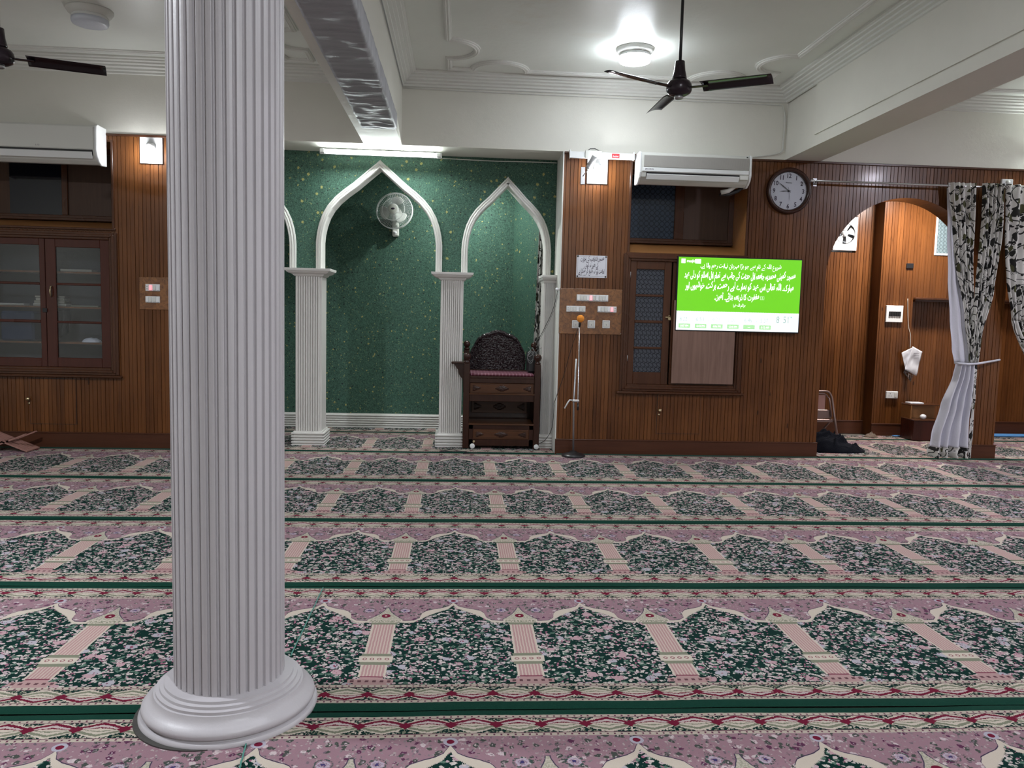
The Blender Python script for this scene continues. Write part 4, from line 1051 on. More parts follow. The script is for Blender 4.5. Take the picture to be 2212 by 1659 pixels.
for a in (.675, .692): framework(mb, tu(a), tu(a+.014), tz(.44), tz(.485), YL, .0005, .0012, 0)
obj('lettering', mb, M['txtw'], tv, fix=False)
times = ['8:22', '6:51', '4:21', '1:00', '6:46', '5:37']; badges = ['8:07 PM', '6:43 PM', '4:06 PM', '12:15 PM', '—', '5:12 AM']; names = ['عشاء', 'مغرب', 'عصر', 'ظہر', 'شروق', 'فجر']
mbt = MB(); mbp = MB(); mbb = MB(); mbw = MB(); mbn = MB()
for i, (a, b, nme) in enumerate(zip(times, badges, names)):
    u0 = .022+i*.132
    (latin)(mbt if i in (0, 1, 4, 5) else mbp, a, tu(u0+.004), tu(u0+.066), tz(.125), TH*.078, YL)
    latin(mbp, 'AM' if i > 3 else 'PM', tu(u0+.070), tu(u0+.086), tz(.165), TH*.02, YL)
    urdu(mbp, nme.replace('ء', ''), tu(u0+.080), tu(u0+.03), tz(.213), TH*.045, YL)
    mbb.box(tu(u0-.004), tu(u0+.092), YL-.0002, YL+.0006, tz(.028), tz(.088))
    latin(mbw, b, tu(u0+(.012 if i != 4 else .034)), tu(u0+(.076 if i != 4 else .054)), tz(.042), TH*.042, YL-.0008, bold=.0)
    if i < 5: mbt.box(tu(u0+.104), tu(u0+.107), YL-.0003, YL, tz(.125), tz(.15))
latin(mbt, '8', tu(.815), tu(.842), tz(.125), TH*.135, YL, bold=.015); latin(mbt, '51', tu(.872), tu(.917), tz(.125), TH*.135, YL, bold=.015); latin(mbt, 'PM', tu(.922), tu(.946), tz(.195), TH*.04, YL, bold=.01)
urdu(mbp, 'مارچ', tu(.87), tu(.85), tz(.075), TH*.03, YL); latin(mbp, '2026', tu(.825), tu(.848), tz(.072), TH*.03, YL); latin(mbp, '20', tu(.885), tu(.905), tz(.072), TH*.03, YL); urdu(mbp, 'رمضان', tu(.90), tu(.862), tz(.035), TH*.035, YL); latin(mbp, '1447', tu(.822), tu(.85), tz(.032), TH*.03, YL)
obj('time_digits', mbt, M['txtg'], tv, fix=False); obj('pale_lettering', mbp, M['txtl'], tv, fix=False); obj('time_badges', mbb, M['badge'], tv); obj('badge_lettering', mbw, M['txtw'], tv, fix=False)
mb = MB(); mb.box((xa+xb)/2-.2, (xa+xb)/2+.2, YT+.045, YW-.001, zb_+.2, zb_+.5, .004); obj('wall_bracket', mb, M['black'], tv)

# ================================================================== air conditioners
def aircon(pL, pR, ptop, pbot, label, logo, style):
    Y0 = YW-.21
    xa, xb = WX(pL[0], pL[1], Y0), WX(pR[0], pR[1], Y0); z1_ = WZ(*ptop, Y0); z0_ = WZ(*pbot, Y0); H = z1_-z0_
    ac = thing('air_conditioner', ((xa+xb)/2, YW, z0_), label, 'air conditioner')
    prof = [(YW-.001, z1_), (Y0+.03, z1_), (Y0+.006, z1_-.02), (Y0, z1_-.06), (Y0, z0_+H*.36), (Y0+.018, z0_+H*.20), (Y0+.055, z0_+H*.08), (Y0+.10, z0_), (YW-.001, z0_+.012)]
    mb = MB(); mb.prism([(a, b) for a, b in prof], xa+.022, xb-.022, 'yz'); obj('body', mb, M['offwhite'], ac, bevel=.006)
    for q0, q1 in ((xa, xa+.0225), (xb-.0225, xb)):
        P2 = [(YW-.001, z1_+.006), (Y0+.03, z1_+.006), (Y0, z1_-.012), (Y0-.006, z1_-.06), (Y0-.006, z0_+H*.33), (Y0+.016, z0_+H*.17), (Y0+.055, z0_+H*.05), (Y0+.10, z0_-.008), (YW-.001, z0_)]
        mb = MB(); mb.prism(P2, q0, q1, 'yz'); obj('side_cover', mb, M['white'], ac, bevel=.008)
    if style == 'grille':
        mb = MB(); mb.box(xa+.045, xb-.03, Y0-.006, Y0+.002, z0_+H*.50, z1_-.035, .003); obj('front_grille', mb, M['grille'], ac)
        mb = MB(); mb.box(xa+.03, xb-.03, Y0-.009, Y0+.002, z0_+H*.36, z0_+H*.49, .004); obj('front_band', mb, M['white'], ac)
        mb = MB(); latin(mb, logo, xa+.075, xa+.14, z0_+H*.415, .016, Y0-.0097, bold=.02); mb.prism([(xa+.058, z0_+H*.41), (xa+.066, z0_+H*.41), (xa+.072, z0_+H*.45), (xa+.060, z0_+H*.45)], Y0-.0097, Y0-.009, 'xz'); obj('logo', mb, M['ink'], ac, fix=False)
    else:
        mb = MB(); mb.box(xa+.03, xb-.03, Y0-.008, Y0+.002, z0_+H*.36, z1_-.025, .006); obj('front_panel', mb, M['offwhite'], ac)
        mb = MB(); latin(mb, logo, WX(77, 312, Y0), WX(86, 312, Y0), WZ(80, 314, Y0), .018, Y0-.0087, bold=.02); obj('logo', mb, M['grey'], ac, fix=False)
    # outlet slot and louvre
    mb = MB(); mb.prism([(Y0-.002, z0_+H*.34), (Y0+.013, z0_+H*.20), (Y0+.016, z0_+H*.20), (Y0+.003, z0_+H*.34)], xa+.07, xb-.12 if style == 'grille' else xb-.04, 'yz'); obj('outlet_slot', mb, M['black'], ac)
    mb = MB(); mb.prism([(Y0-.012, z0_+H*.27), (Y0+.012, z0_+H*.12), (Y0+.018, z0_+H*.12), (Y0-.004, z0_+H*.29)], xa+.075, xb-.125 if style == 'grille' else xb-.045, 'yz'); obj('louvre', mb, M['white'], ac)
    return ac, xa, xb, z0_, z1_, Y0
ac, xa, xb, za, zb_, Y0 = aircon((1381, 360), (1624, 370), (1500, 331), (1500, 398), 'white air conditioner with grey front grille left of the wall clock', 'DAIKIN', 'grille')
mb = MB(); mb.box(xb-.115, xb-.035, Y0-.0095, Y0+.02, za+.055, za+.095, .004); obj('control_panel', mb, M['offwhite'], ac)
mb = MB(); mb.box(xb-.06, xb-.045, Y0-.0072, Y0-.005, zb_-.028, zb_-.018); obj('label', mb, M['black'], ac)
mb = MB(); k0, kz = W(1590, 410, YW-.05)
mb.tube([(k0+.04, YW-.05, kz+.05), (k0-.02, YW-.06, kz+.03), (k0-.08, YW-.05, kz-.015), (k0-.15, YW-.04, kz-.03)], .022, 12); obj('pipe_insulation', mb, M['offwhite'], ac)
mb = MB(); mb.tube([(k0+.09, YW-.05, kz+.05), (k0+.02, YW-.04, kz-.01), (k0-.06, YW-.03, kz-.045), (k0-.14, YW-.03, kz-.05), (k0-.10, YW+.1, kz-.03)], .020, 10); obj('pipe_bundle', mb, M['black'], ac)
aircon((-120, 300), (209, 305), (60, 263), (60, 347), 'white air conditioner with smooth front above the dark left window', 'LG', 'smooth')

# ================================================================== wall clock
cx_, cz = W(1705, 412, YW-.03); R = (WX(1753, 412, YW-.03)-WX(1657, 412, YW-.03))/2
ck = thing('wall_clock', (cx_, YW, cz-R), 'round wall clock with dark rim showing about ten to nine', 'clock')
mb = MB(); mb.lathe([(R*.80, -.010), (R*.84, -.038), (R*.90, -.048), (R*.96, -.046), (R, -.034), (R, -.001)], (cx_, YW, cz), 72, axis='y', cap=False); mb.lathe([(R, -.001), (.0001, -.001)], (cx_, YW, cz), 72, axis='y', cap=False); obj('rim', mb, M['chair_wood'], ck)
mb = MB(); mb.lathe([(R*.83, -.013), (.0001, -.0131)], (cx_, YW, cz), 72, axis='y', cap=False); obj('dial', mb, plain('clock_dial', (.80, .79, .84), .5), ck)
mb = MB()
for h in range(1, 13):
    a = pi/2-h*pi/6; vs, fs = glyphs(str(h), .022); ax = (min(v[0] for v in vs)+max(v[0] for v in vs))/2; az = .35; sc = R*.27
    mb.add([(cx_+cos(a)*R*.66+(v[0]-ax)*sc*.85, YW-.0145, cz+sin(a)*R*.66+(v[1]-az)*sc) for v in vs], fs)
    mb.lathe([(R*.012, 0), (.0001, -.0002)], (cx_+cos(a)*R*.79, YW-.0143, cz+sin(a)*R*.79), 8, axis='y', cap=False)
latin(mb, 'Westime', cx_-R*.15, cx_+R*.13, cz+R*.33, R*.08, YW-.0145)
obj('numerals', mb, M['ink'], ck, fix=False)
def hand(ang, L, w, back, y):
    a = math.radians(90-ang); d = Vector((cos(a), sin(a))); n = Vector((-d.y, d.x)); c = Vector((cx_, cz))
    pts = [c-d*back-n*w*.5, c-d*back+n*w*.5, c+d*L*.6+n*w, c+d*L, c+d*L*.6-n*w]
    mb = MB(); mb.prism([tuple(p) for p in pts], y, y-.0012, 'xz'); obj('hand', mb, M['black'], ck)
hand(266, R*.42, R*.022, R*.1, YW-.018); hand(307, R*.60, R*.017, R*.1, YW-.020); hand(170, R*.45, R*.006, R*.16, YW-.022)
mb = MB(); mb.lathe([(R*.045, -.016), (R*.03, -.025), (.0001, -.026)], (cx_, YW, cz), 20, axis='y'); obj('hub', mb, M['black'], ck)
mb = MB(); mb.lathe([(R*.84, -.036), (.0001, -.037)], (cx_, YW, cz), 72, axis='y', cap=False); obj('glass', mb, M['glass'], ck)

# ================================================================== bits beside the right bulb
xa, za = W(1228, 344, YW); xb = WX(1368, 338, YW); za = WZ(1300, 345, YW); zb_ = WZ(1300, 331, YW)
th = thing('empty_tube_fitting', ((xa+xb)/2, YW, za), 'white unlit tube fitting without a tube along the top of the wood wall', 'tube light')
mb = MB(); mb.box(xa, xb, YW-.045, YW-.018, za, zb_, .004); obj('batten', mb, M['white'], th)
for q in (xa, xb-.012): mb = MB(); mb.box(q, q+.012, YW-.075, YW-.018, za-.006, zb_+.01, .003); obj('end_cap', mb, M['white'], th)
c0 = WX(1262, 338, YW); c1 = WX(1298, 338, YW); mb = MB(); mb.box(c0, c1, YW-.062, YW-.044, za-.003, zb_+.012, .004); obj('ballast', mb, M['offwhite'], th)
r0 = WX(1320, 338, YW); mb = MB(); mb.box(r0, r0+.075, YW-.0462, YW-.045, za+.012, zb_-.010); obj('red_label', mb, plain('red_label', (.55, .04, .05), .5), th)
mb = MB(); latin(mb, 'Anchor', r0+.008, r0+.067, za+.022, .022, YW-.0468, bold=.02); obj('label_lettering', mb, M['paper'], th, fix=False)
mb = MB(); mb.tube([(c0+.02, YW-.05, zb_+.005), (c0+.05, YW-.04, zb_+.03), (c0+.10, YW-.03, zb_+.035), (c0+.15, YW-.02, zb_+.015)], .004); obj('wire', mb, M['black'], th)
# swivel spotlight on bracket
bx, bz = W(1259, 383, YW); th = thing('wall_spotlight', (bx, YW, bz-.06), 'small grey swivel spotlight on a metal plate left of the right bulb', 'spotlight')
mb = MB(); mb.box(bx-.022, bx+.022, YW-.006, YW-.0005, bz-.07, bz+.10, .002); obj('plate', mb, M['steel'], th)
mb = MB(); sx, sz = W(1279, 350, YW-.10); mb.tube([(bx, YW-.006, bz+.01), (bx+.02, YW-.06, bz+.04), ((bx+sx)/2+.01, YW-.09, (bz+sz)/2)], .005); obj('arm', mb, M['steel'], th)
A_ = Vector(((bx+sx)/2-.003, YW-.09, (bz+sz)/2-.0)); D_ = (Vector((sx+.02, YW-.12, sz+.045))-A_).normalized()
mb = MB(); mb.lathe([(.012, 0), (.026, .008), (.027, .03), (.024, .034), (.029, .038), (.030, .13), (.027, .135), (.0001, .12)], (0, 0, 0), 24)
mb.xf(Matrix.Translation(A_) @ D_.to_track_quat('Z', 'Y').to_matrix().to_4x4()); obj('lamp_head', mb, M['grey'], th)

# ================================================================== wall fan in the niche
YF = YN-.26; fx, fz = W(852, 455, YF); FR = (WX(890, 455, YF)-WX(811, 455, YF))/2
th = thing('wall_fan', (fx, YN, fz-.3), 'white wall fan inside the green niche under the tall arch', 'fan')
tl = Matrix.Translation((fx, YF, fz)) @ Matrix.Rotation(math.radians(-10), 4, 'X') @ Matrix.Rotation(math.radians(-8), 4, 'Z')
mb = MB()
for r_, y_, w_ in ((1, 0, .006), (1.0, .03, .004), (.62, -.055, .003), (.28, -.070, .004)): mb.tube([(FR*r_*cos(2*pi*k/56), y_, FR*r_*sin(2*pi*k/56)) for k in range(56)], w_, 6, closed=True)
for k in range(84):
    a = 2*pi*k/84; mb.tube([(FR*q*cos(a), y_, FR*q*sin(a)) for q, y_ in ((.28, -.070), (.62, -.055), (.88, -.028), (1, 0))], .0013, 4)
for k in range(60):
    a = 2*pi*k/60; mb.tube([(FR*q*cos(a), y_, FR*q*sin(a)) for q, y_ in ((1, .03), (.85, .065), (.3, .085))], .0013, 4)
mb.xf(tl); obj('guard', mb, M['white'], th)
mb = MB(); mb.lathe([(.0001, -.078), (FR*.22, -.078), (FR*.29, -.072), (FR*.30, -.066), (FR*.29, -.062)], (0, 0, 0), 36, axis='y'); mb.xf(tl); obj('guard_badge', mb, M['offwhite'], th)
mb = MB(); mb.lathe([(.0001, -.0795), (.014, -.0795), (.014, -.078)], (0, 0, 0), 16, axis='y'); mb.xf(tl @ Matrix.Diagonal((1.6, 1, .8, 1))); obj('badge_mark', mb, M['ink'], th)
mb = MB(); mb.lathe([(.03, -.03), (.035, .03)], (0, 0, 0), 24, axis='y'); mb.xf(tl); hub = obj('hub', mb, M['white'], th)
for k in range(3):
    a0 = math.radians(72+120*k)
    def bl(u, v, a0=a0):
        r = .03+(FR*.80-.03)*v; wdt = (.35+.75*sin(min(1, v*1.05)*pi*.62))*.62; a = a0+(u-.5)*2*wdt*(1-.18*v); r2 = r*(1-.10*(2*u-1)**2*v)
        return (r2*cos(a), -.015+.05*(u-.5), r2*sin(a))
    mb = MB(); mb.surf(bl, 14, 10); mb.xf(tl); obj('blade', mb, plain('fan_blade_pale', (.60, .62, .58), .35), th, thick=.003)
mb = MB(); mb.lathe([(.0001, .02), (.05, .03), (.065, .07), (.06, .14), (.035, .18), (.0001, .19)], (0, 0, 0), 28, axis='y'); mb.xf(tl); obj('motor_housing', mb, M['offwhite'], th)
mb = MB(); bw = .038; z0_ = WZ(850, 511, YN-.05); mb.box(fx-bw, fx+bw, YN-.10, YN-.001, z0_, z0_+.16, .012); mb.box(fx-bw*.7, fx+bw*.7, YF+.02, YN-.04, z0_+.10, fz-.03, .01); obj('bracket', mb, M['offwhite'], th)
mb = MB(); mb.lathe([(.018, 0), (.018, -.012), (.0001, -.013)], (fx, YN-.10, z0_+.04), 20, axis='y'); obj('knob', mb, M['white'], th)

# ================================================================== ceiling fans
def ceiling_fan(hx, hy, zh, angs, label, topz=ZC):
    th = thing('ceiling_fan', (hx, hy, zh), label, 'ceiling fan', 'dark ceiling fans'); c = (hx, hy, 0)
    mb = MB(); mb.lathe([(.0105, zh+.12), (.0105, topz-.03)], c, 16); obj('down_rod', mb, M['black'], th)
    mb = MB(); mb.lathe([(.055, topz-.001), (.050, topz-.03), (.02, topz-.09), (.012, topz-.095)], c, 24); obj('top_canopy', mb, M['fanbody'], th)
    mb = MB(); mb.lathe([(.014, zh+.185), (.032, zh+.18), (.038, zh+.12), (.048, zh+.075), (.050, zh+.06)], c, 32); obj('lower_canopy', mb, M['fanbody'], th)
    mb = MB(); mb.lathe([(.04, zh+.062), (.050, zh+.055), (.072, zh+.045), (.083, zh+.028), (.088, zh+.01), (.088, zh-.015), (.078, zh-.035), (.050, zh-.050), (.030, zh-.054)], c, 40); obj('motor', mb, M['fanbody'], th)
    mb = MB(); mb.lathe([(.031, zh-.050), (.031, zh-.066), (.024, zh-.073), (.0001, zh-.075)], c, 28); obj('bottom_cap', mb, M['dullsteel'], th)
    for a in angs:
        a = math.radians(a); R_ = Matrix.Translation((hx, hy, zh)) @ Matrix.Rotation(a, 4, 'Z')
        mb = MB()
        def bl(u, v): 
            r = .155+.465*v; w_ = .058*(1+.12*(1-v)); 
            return (r, (u-.5)*2*w_, -.004-.016*(u-.5)*2*1.0+.012*(1-(2*u-1)**2))
        mb.surf(bl, 10, 12); mb.xf(R_); b = obj('blade', mb, M['fanbody'], th, thick=.0035)
        mb = MB(); mb.box(.07, .20, -.020, .020, -.004, .001, .001); mb.xf(R_); obj('blade_iron', mb, M['fanbody'], b)
ceiling_fan(1.485, 5.50, 2.985, (-31, -151, 92), 'dark three-blade ceiling fan hanging in front of the glowing ceiling lamp')
ceiling_fan(-3.02, 5.50, 2.99, (19, 139, 259), 'dark ceiling fan cut off at the upper left edge')

# ================================================================== carved chair
YC0 = 8.03
def cX(px, py=850, Y=YC0): return WX(px, py, Y)
def cZ(py, px=1085, Y=YC0): return WZ(px, py, Y)
xa, xb = cX(1001), cX(1167); ch = thing('carved_chair', ((xa+xb)/2, YC0+.25, 0), 'dark carved wooden preaching chair with drawers standing under the right arch', 'chair')
pw = .062; D = .50; zp = cZ(786)
zt_ = [cZ(786, 1008), cZ(786, 1165)]
for i, (q, ztop) in enumerate(((xa, cZ(783, 1008)), (xb-pw, cZ(789, 1165)))):
    ztop = zp
    mb = MB(); mb.box(q, q+pw, YC0, YC0+pw, .0135, ztop, .005); pst = obj('post', mb, M['chair_wood'], ch)
    mb = MB(); mb.lathe([(.030, ztop), (.033, ztop+.01), (.018, ztop+.024), (.020, ztop+.030), (.034, ztop+.045), (.040, ztop+.065), (.036, ztop+.088), (.022, ztop+.102), (.0001, ztop+.106)], (q+pw/2, YC0+pw/2, 0), 28); obj('ball_finial', mb, M['chair_wood'], pst)
    zb2 = cZ(757, 1085, YC0+D)
    mb = MB(); mb.box(q, q+pw, YC0+D-pw, YC0+D, .0135, zb2, .005); mb.lathe([(.03, zb2), (.03, zb2+.02), (.018, zb2+.03)], (q+pw/2, YC0+D-pw/2, 0), 24); pst = obj('post', mb, M['chair_wood'], ch)
    mb = MB(); mb.sphere((q+pw/2, YC0+D-pw/2, zb2+.062), .037); obj('ball_finial', mb, M['chair_wood'], pst)
xi, xj = xa+pw, xb-pw
zs = cZ(812); zd1 = cZ(828); zd2 = cZ(852); zg0 = cZ(868); zl1 = cZ(918); zl0 = cZ(964)
mb = MB(); mb.box(xi, xj, YC0+.01, YC0+D-.01, zs-.03, zs-.005, .004); mb.box(xi, xj, YC0+.006, YC0+.03, zd1, zs-.03, .003); mb.box(xi, xj, YC0+.004, YC0+.03, zg0, zd2, .004); mb.box(xi, xi+.01, YC0+.03, YC0+D, zg0-.001, zs); mb.box(xj-.01, xj, YC0+.03, YC0+D, zg0-.001, zs); obj('seat_frame', mb, M['chair_wood'], ch)
mb = MB(); mb.box(xa, xa+.02, YC0+.06, YC0+D-.05, .05, zs); mb.box(xb-.02, xb, YC0+.06, YC0+D-.05, .05, zs); mb.box(xi, xj, YC0+D-.03, YC0+D-.01, .05, zs+.02); obj('side_panels', mb, M['chair_wood'], ch)
def vinyl():
    t = NT('maroon_seat_check'); p = t.pos('Object'); x, y, z = t.sep(p)
    k = ((x*28.0).frac().lt(.25)).max((y*28.0).frac().lt(.25)); t.set(col=t.mix(k, (.10, .012, .03), (.26, .13, .17)), rough=.4); return t.m
mb = MB(); mb.box(xi+.003, xj-.003, YC0+.012, YC0+D-.03, zs-.005, zs+.022, .01); obj('seat_cushion', mb, vinyl(), ch)
def carved_panel(x0_, x1_, z0_, z1_, y, par, nm):
    mb = MB(); mb.box(x0_, x1_, y, y+.02, z0_, z1_, .004); mb.box(x0_+.02, x1_-.02, y-.008, y, z0_+.018, z1_-.018, .006); d = obj(nm, mb, M['chair_panel'], par)
    cz_ = (z0_+z1_)/2; hh = (z1_-z0_)*.30
    for cx2, hw, full in (((x0_+x1_)/2, .075, 0), (x0_+.03, .085, 1), (x1_-.03, .085, -1)):
        def dia(u, v):
            a = u*2*pi; ax = cos(a); az = sin(a)
            if full: ax = abs(ax)*full
            r = v*(1-.20*abs(sin(2*a))-.06*cos(12*a)); h = .007*(1-v**4)+.004*mn.noise((r*ax*9, r*az*7, cx2*5))*(v < .98)
            return (cx2+hw*r*ax, y-.0078-max(0, h), cz_+hh*r*az)
        mb = MB(); mb.surf(dia, 48, 12); obj('carving', mb, M['chair_wood'], d)
    return d
carved_panel(xi+.004, xj-.004, zd2+.004, zd1-.002, YC0+.018, ch, 'drawer')
mb = MB(); mb.box(xi-.004, xj+.004, YC0-.006, YC0+.03, zd2-.006, zd2+.004, .003); mb.box(xi-.004, xj+.004, YC0-.006, YC0+.4, zl1-.004, zl1+.010, .003); obj('edge_bead', mb, M['chair_panel'], ch)
mb = MB(); mb.box(xi, xi+.045, YC0+.01, YC0+.03, zl0, zl1, .003); mb.box(xj-.045, xj, YC0+.01, YC0+.03, zl0, zl1, .003); mb.box(xi, xj, YC0+.01, YC0+.03, zl0-.0, zl0+.07, .003); mb.box(xi, xj, YC0+.01, YC0+.03, zl1-.05, zl1, .003); obj('lower_rail', mb, M['chair_wood'], ch)
carved_panel(xi+.045, xj-.045, zl0+.07, zl1-.05, YC0+.008, ch, 'drawer')
carved_panel(xi+.03, xj-.03, zl1+.07, zg0-.03, YC0+D-.06, ch, 'inner_panel')
mb = MB(); mb.sphere((xi+.055, YC0-.004, zl0+.045), .014); obj('drawer_knob', mb, M['brass'], ch)
# left side shelf with curved bracket
ax0 = cX(975, 786, YC0+.05)
mb = MB(); mb.box(ax0, xa+.01, YC0+.02, YC0+D-.06, zp-.012, zp+.012, .006); obj('arm_shelf', mb, M['chair_wood'], ch)
mb = MB(); L = xa-ax0; mb.prism([(xa, zp-.012), (ax0+.03, zp-.012), (ax0+.045, zp-.04), (ax0+L*.55, zp-.075), (ax0+L*.62, zp-.12), (xa-.012, zp-.17), (xa-.004, zp-.30), (xa, zp-.31)], YC0+.05, YC0+.075, 'xz'); obj('arm_bracket', mb, M['chair_wood'], ch)
# carved back with scalloped fan outline
YBk = YC0+D-.02; bcx = (WX(1016, 760, YBk)+WX(1133, 760, YBk))/2; bhw = (WX(1133, 760, YBk)-WX(1016, 760, YBk))/2; bz0 = WZ(1075, 800, YBk); bz1 = WZ(1075, 715, YBk)
zb0 = bz0; hgt = bz1-zb0
def backf(u, v):
    a = (u-.5)*pi*1.06; sc = 1+.045*abs(cos(a*4.5))+.012*abs(sin(a*19))
    x_ = bcx+bhw*sin(a)*(1+.03*abs(cos(a*4.5))*v); zt2 = zb0+hgt*.20+hgt*.78*max(0, cos(a))**.9*sc; z_ = zb0+(zt2-zb0)*v
    rim = .014*sin((v-.90)/.10*pi) if v > .90 else 0
    e = .8*abs(mn.noise((x_*38, z_*38, 2)))+.9*abs(mn.noise((x_*80, z_*80, 7))); h = .019*(.55-e)+rim
    return (x_, YBk-.012-max(-.006, h), z_)
mb = MB(); mb.surf(backf, 260, 110); bk = obj('carved_back', mb, M['carved'], ch, thick=.012)
mb = MB(); mb.box(xi, xj, YBk-.03, YBk+.0, zs+.02, zb0+.01, .004); obj('back_rail', mb, M['chair_wood'], ch)
for px in (1020, 1158):
    q = cX(px, 970); mb = MB(); mb.lathe([(.0001, -.014), (.02, -.013), (.026, -.008), (.026, .008), (.02, .013), (.0001, .014)], (q, YC0-.012, .0415), 24, axis='y'); mb.box(q-.008, q+.008, YC0-.02, YC0+.012, .055, zl0+.02); obj('caster', mb, M['white'], ch)
# dark device & cables on the chair's right arm
mb = MB(); dx_, dz_ = W(1148, 768, YC0+.25); mb.box(dx_-.05, dx_+.05, YC0+.18, YC0+.30, zs+.0225, dz_+.05, .02); o = obj('amplifier', mb, M['black']); tag(o, 'small black amplifier box with cables on the right end of the carved chair seat', 'amplifier')
mb = MB(); c_ = M['grey']
mb.tube([(dx_-.05+.13*k/24+.02*sin(k*.9), YC0+.16+.01*cos(k), dz_+.04+.05*cos(k*.55)) for k in range(25)], .0025, 6)
mb.tube([(dx_+.03*cos(k*.6)-.02, YC0+.15, dz_+.01+.05*sin(k*.6)-k*.002) for k in range(22)], .0025, 6); o = obj('coiled_cable', mb, c_); tag(o, 'thin grey cable coiled on the black amplifier on the carved chair', 'cable')

# ================================================================== curtain strip in the right arch
def curtain(name, fn, nu, nv, mat, label=None, cat=None, uvf=None, par=None, thick=.003):
    mb = MB(); mb.surf(fn, nu, nv, True, uvf); o = obj(name, mb, mat, par, thick=thick)
    if label: tag(o, label, cat)
    return o
YQ = 8.62
qa, qb = WX(1156, 600, YQ), WX(1172, 600, YQ)+.05
def c0f(u, v):
    z = WZ(1165, 455, YQ)*(1-v)+WZ(1165, 775, YQ)*v
    x = qa+(qb-qa)*u+.03*(1-v)*0+(.035*(1-v)); return (x, YQ+.015*sin(u*22), z)
curtain('niche_curtain', c0f, 40, 20, M['curtain'], 'narrow strip of leafy black and white curtain behind the right arch', 'curtain', lambda u, v: (u*.5, v*1.6))

# ================================================================== microphone stand
mx, my = G(1238, 986); my = 7.66; mx = WX(1238, 986, my)
th = thing('microphone_stand', (mx, my, .0135), 'chrome microphone stand with black round base in front of the switchboard', 'microphone stand')
mb = MB(); mb.lathe([(.112, .014), (.118, .020), (.114, .030), (.085, .042), (.045, .054), (.030, .066), (.016, .070), (.0001, .071)], (mx, my, 0), 48); obj('base', mb, M['black'], th)
tx, tz_ = W(1245, 775, my); clx, clz = W(1240, 866, my)
mb = MB(); mb.tube([(mx, my, .06), (clx-.003, my, clz), (tx, my, tz_)], .0095, 14); obj('pole', mb, M['dullsteel'], th)
hx_, hz_ = W(1252, 706, my-.02)
mb = MB(); mb.tube([(clx+.035, my-.02, clz-.09), (clx+.035, my-.02, clz+.01), (hx_, my-.02, hz_)], .006, 12); obj('boom', mb, M['steel'], th)
mb = MB(); mb.box(clx-.02, clx+.05, my-.032, my+.014, clz-.010, clz+.014, .005); obj('clamp', mb, M['steel'], th)
mb = MB(); mb.tube([(clx-.015, my-.01, clz+.006), (clx-.045, my-.015, clz+.010), (clx-.06, my-.015, clz-.01), (clx-.095, my-.015, clz-.075)], .007, 10); obj('clamp_handle', mb, M['white'], th)
mb = MB(); mb.tube([(clx+.037, my-.02, clz-.02), (clx+.037, my-.02, clz-.09)], .010, 12); obj('boom_grip', mb, M['black'], th)
ox, oz = W(1254, 689, my-.03)
th2 = thing('microphone', (hx_, my-.02, hz_), 'microphone with orange foam ball on top of the chrome stand', 'microphone')
mb = MB(); mb.tube([(hx_, my-.02, hz_), (hx_+.001, my-.022, hz_+.03), (ox, my-.03, oz)], [.009, .012, .012], 14); obj('body', mb, M['black'], th2)
mb = MB(); mb.sphere((ox, my-.03, oz+.003), .037, 28, 18); obj('foam_cover', mb, M['orange'], th2)
def cable(pts, r, mat, label, name='cable', nm=6):
    # smooth polyline
    P_ = [Vector(p) for p in pts]; out = []
    for i in range(len(P_)-1):
        a = P_[max(i-1, 0)]; b = P_[i]; c = P_[i+1]; d = P_[min(i+2, len(P_)-1)]
        for k in range(nm):
            t_ = k/nm; out.append(.5*((2*b)+(c-a)*t_+(2*a-5*b+4*c-d)*t_*t_+(3*b-a-3*c+d)*t_**3))
    out.append(P_[-1]); mb = MB(); mb.tube(out, r, 6); o = obj(name, mb, mat); tag(o, label, 'cable'); return o
def w3(px, py, Y): a, b = W(px, py, Y); return (a, Y, b)
cable([w3(1250, 705, my-.01), w3(1232, 760, 7.7), w3(1215, 820, 7.78), w3(1198, 868, 7.80), w3(1197, 880, 7.82), w3(1192, 925, 7.84), w3(1178, 950, 7.9), w3(1165, 958, 8.0)], .003, M['black'], 'black microphone cable sagging from the microphone to the wall corner')
cable([w3(1205, 625, 7.86), w3(1200, 650, 7.84), w3(1190, 680, 7.90), w3(1178, 705, 8.05), w3(1165, 730, 8.1), w3(1150, 752, 8.2)], .003, M['black'], 'black cable running from the wall corner down to the carved chair')
cable([w3(1206, 628, 7.86), w3(1200, 660, 7.85), w3(1186, 695, 7.95), w3(1172, 722, 8.1), w3(1158, 750, 8.2)], .0025, M['grey'], 'second thinner grey cable from the wall corner to the carved chair')
mb = MB(); hx2, hz2 = W(1203, 625, YW-.03); mb.sphere((hx2, YW-.03, hz2), .016); mb.tube([(hx2, YW-.03, hz2), (hx2+.03, YW, hz2)], .008); o = obj('wall_hook', mb, M['white']); tag(o, 'small white round hook on the edge of the wood wall above the cables', 'hook')
cable([(WX(980, 965, 8.0), 7.96, .02), (WX(950, 975, 7.9), 7.80, .018), (WX(980, 985, 7.8), 7.84, .018), (WX(1010, 980, 7.8), 7.80, .018), (WX(1000, 990, 7.7), 7.70, .018), (WX(1030, 985, 7.8), 7.76, .018)], .004, M['black'], 'tangled black cable lying on the carpet left of the carved chair')
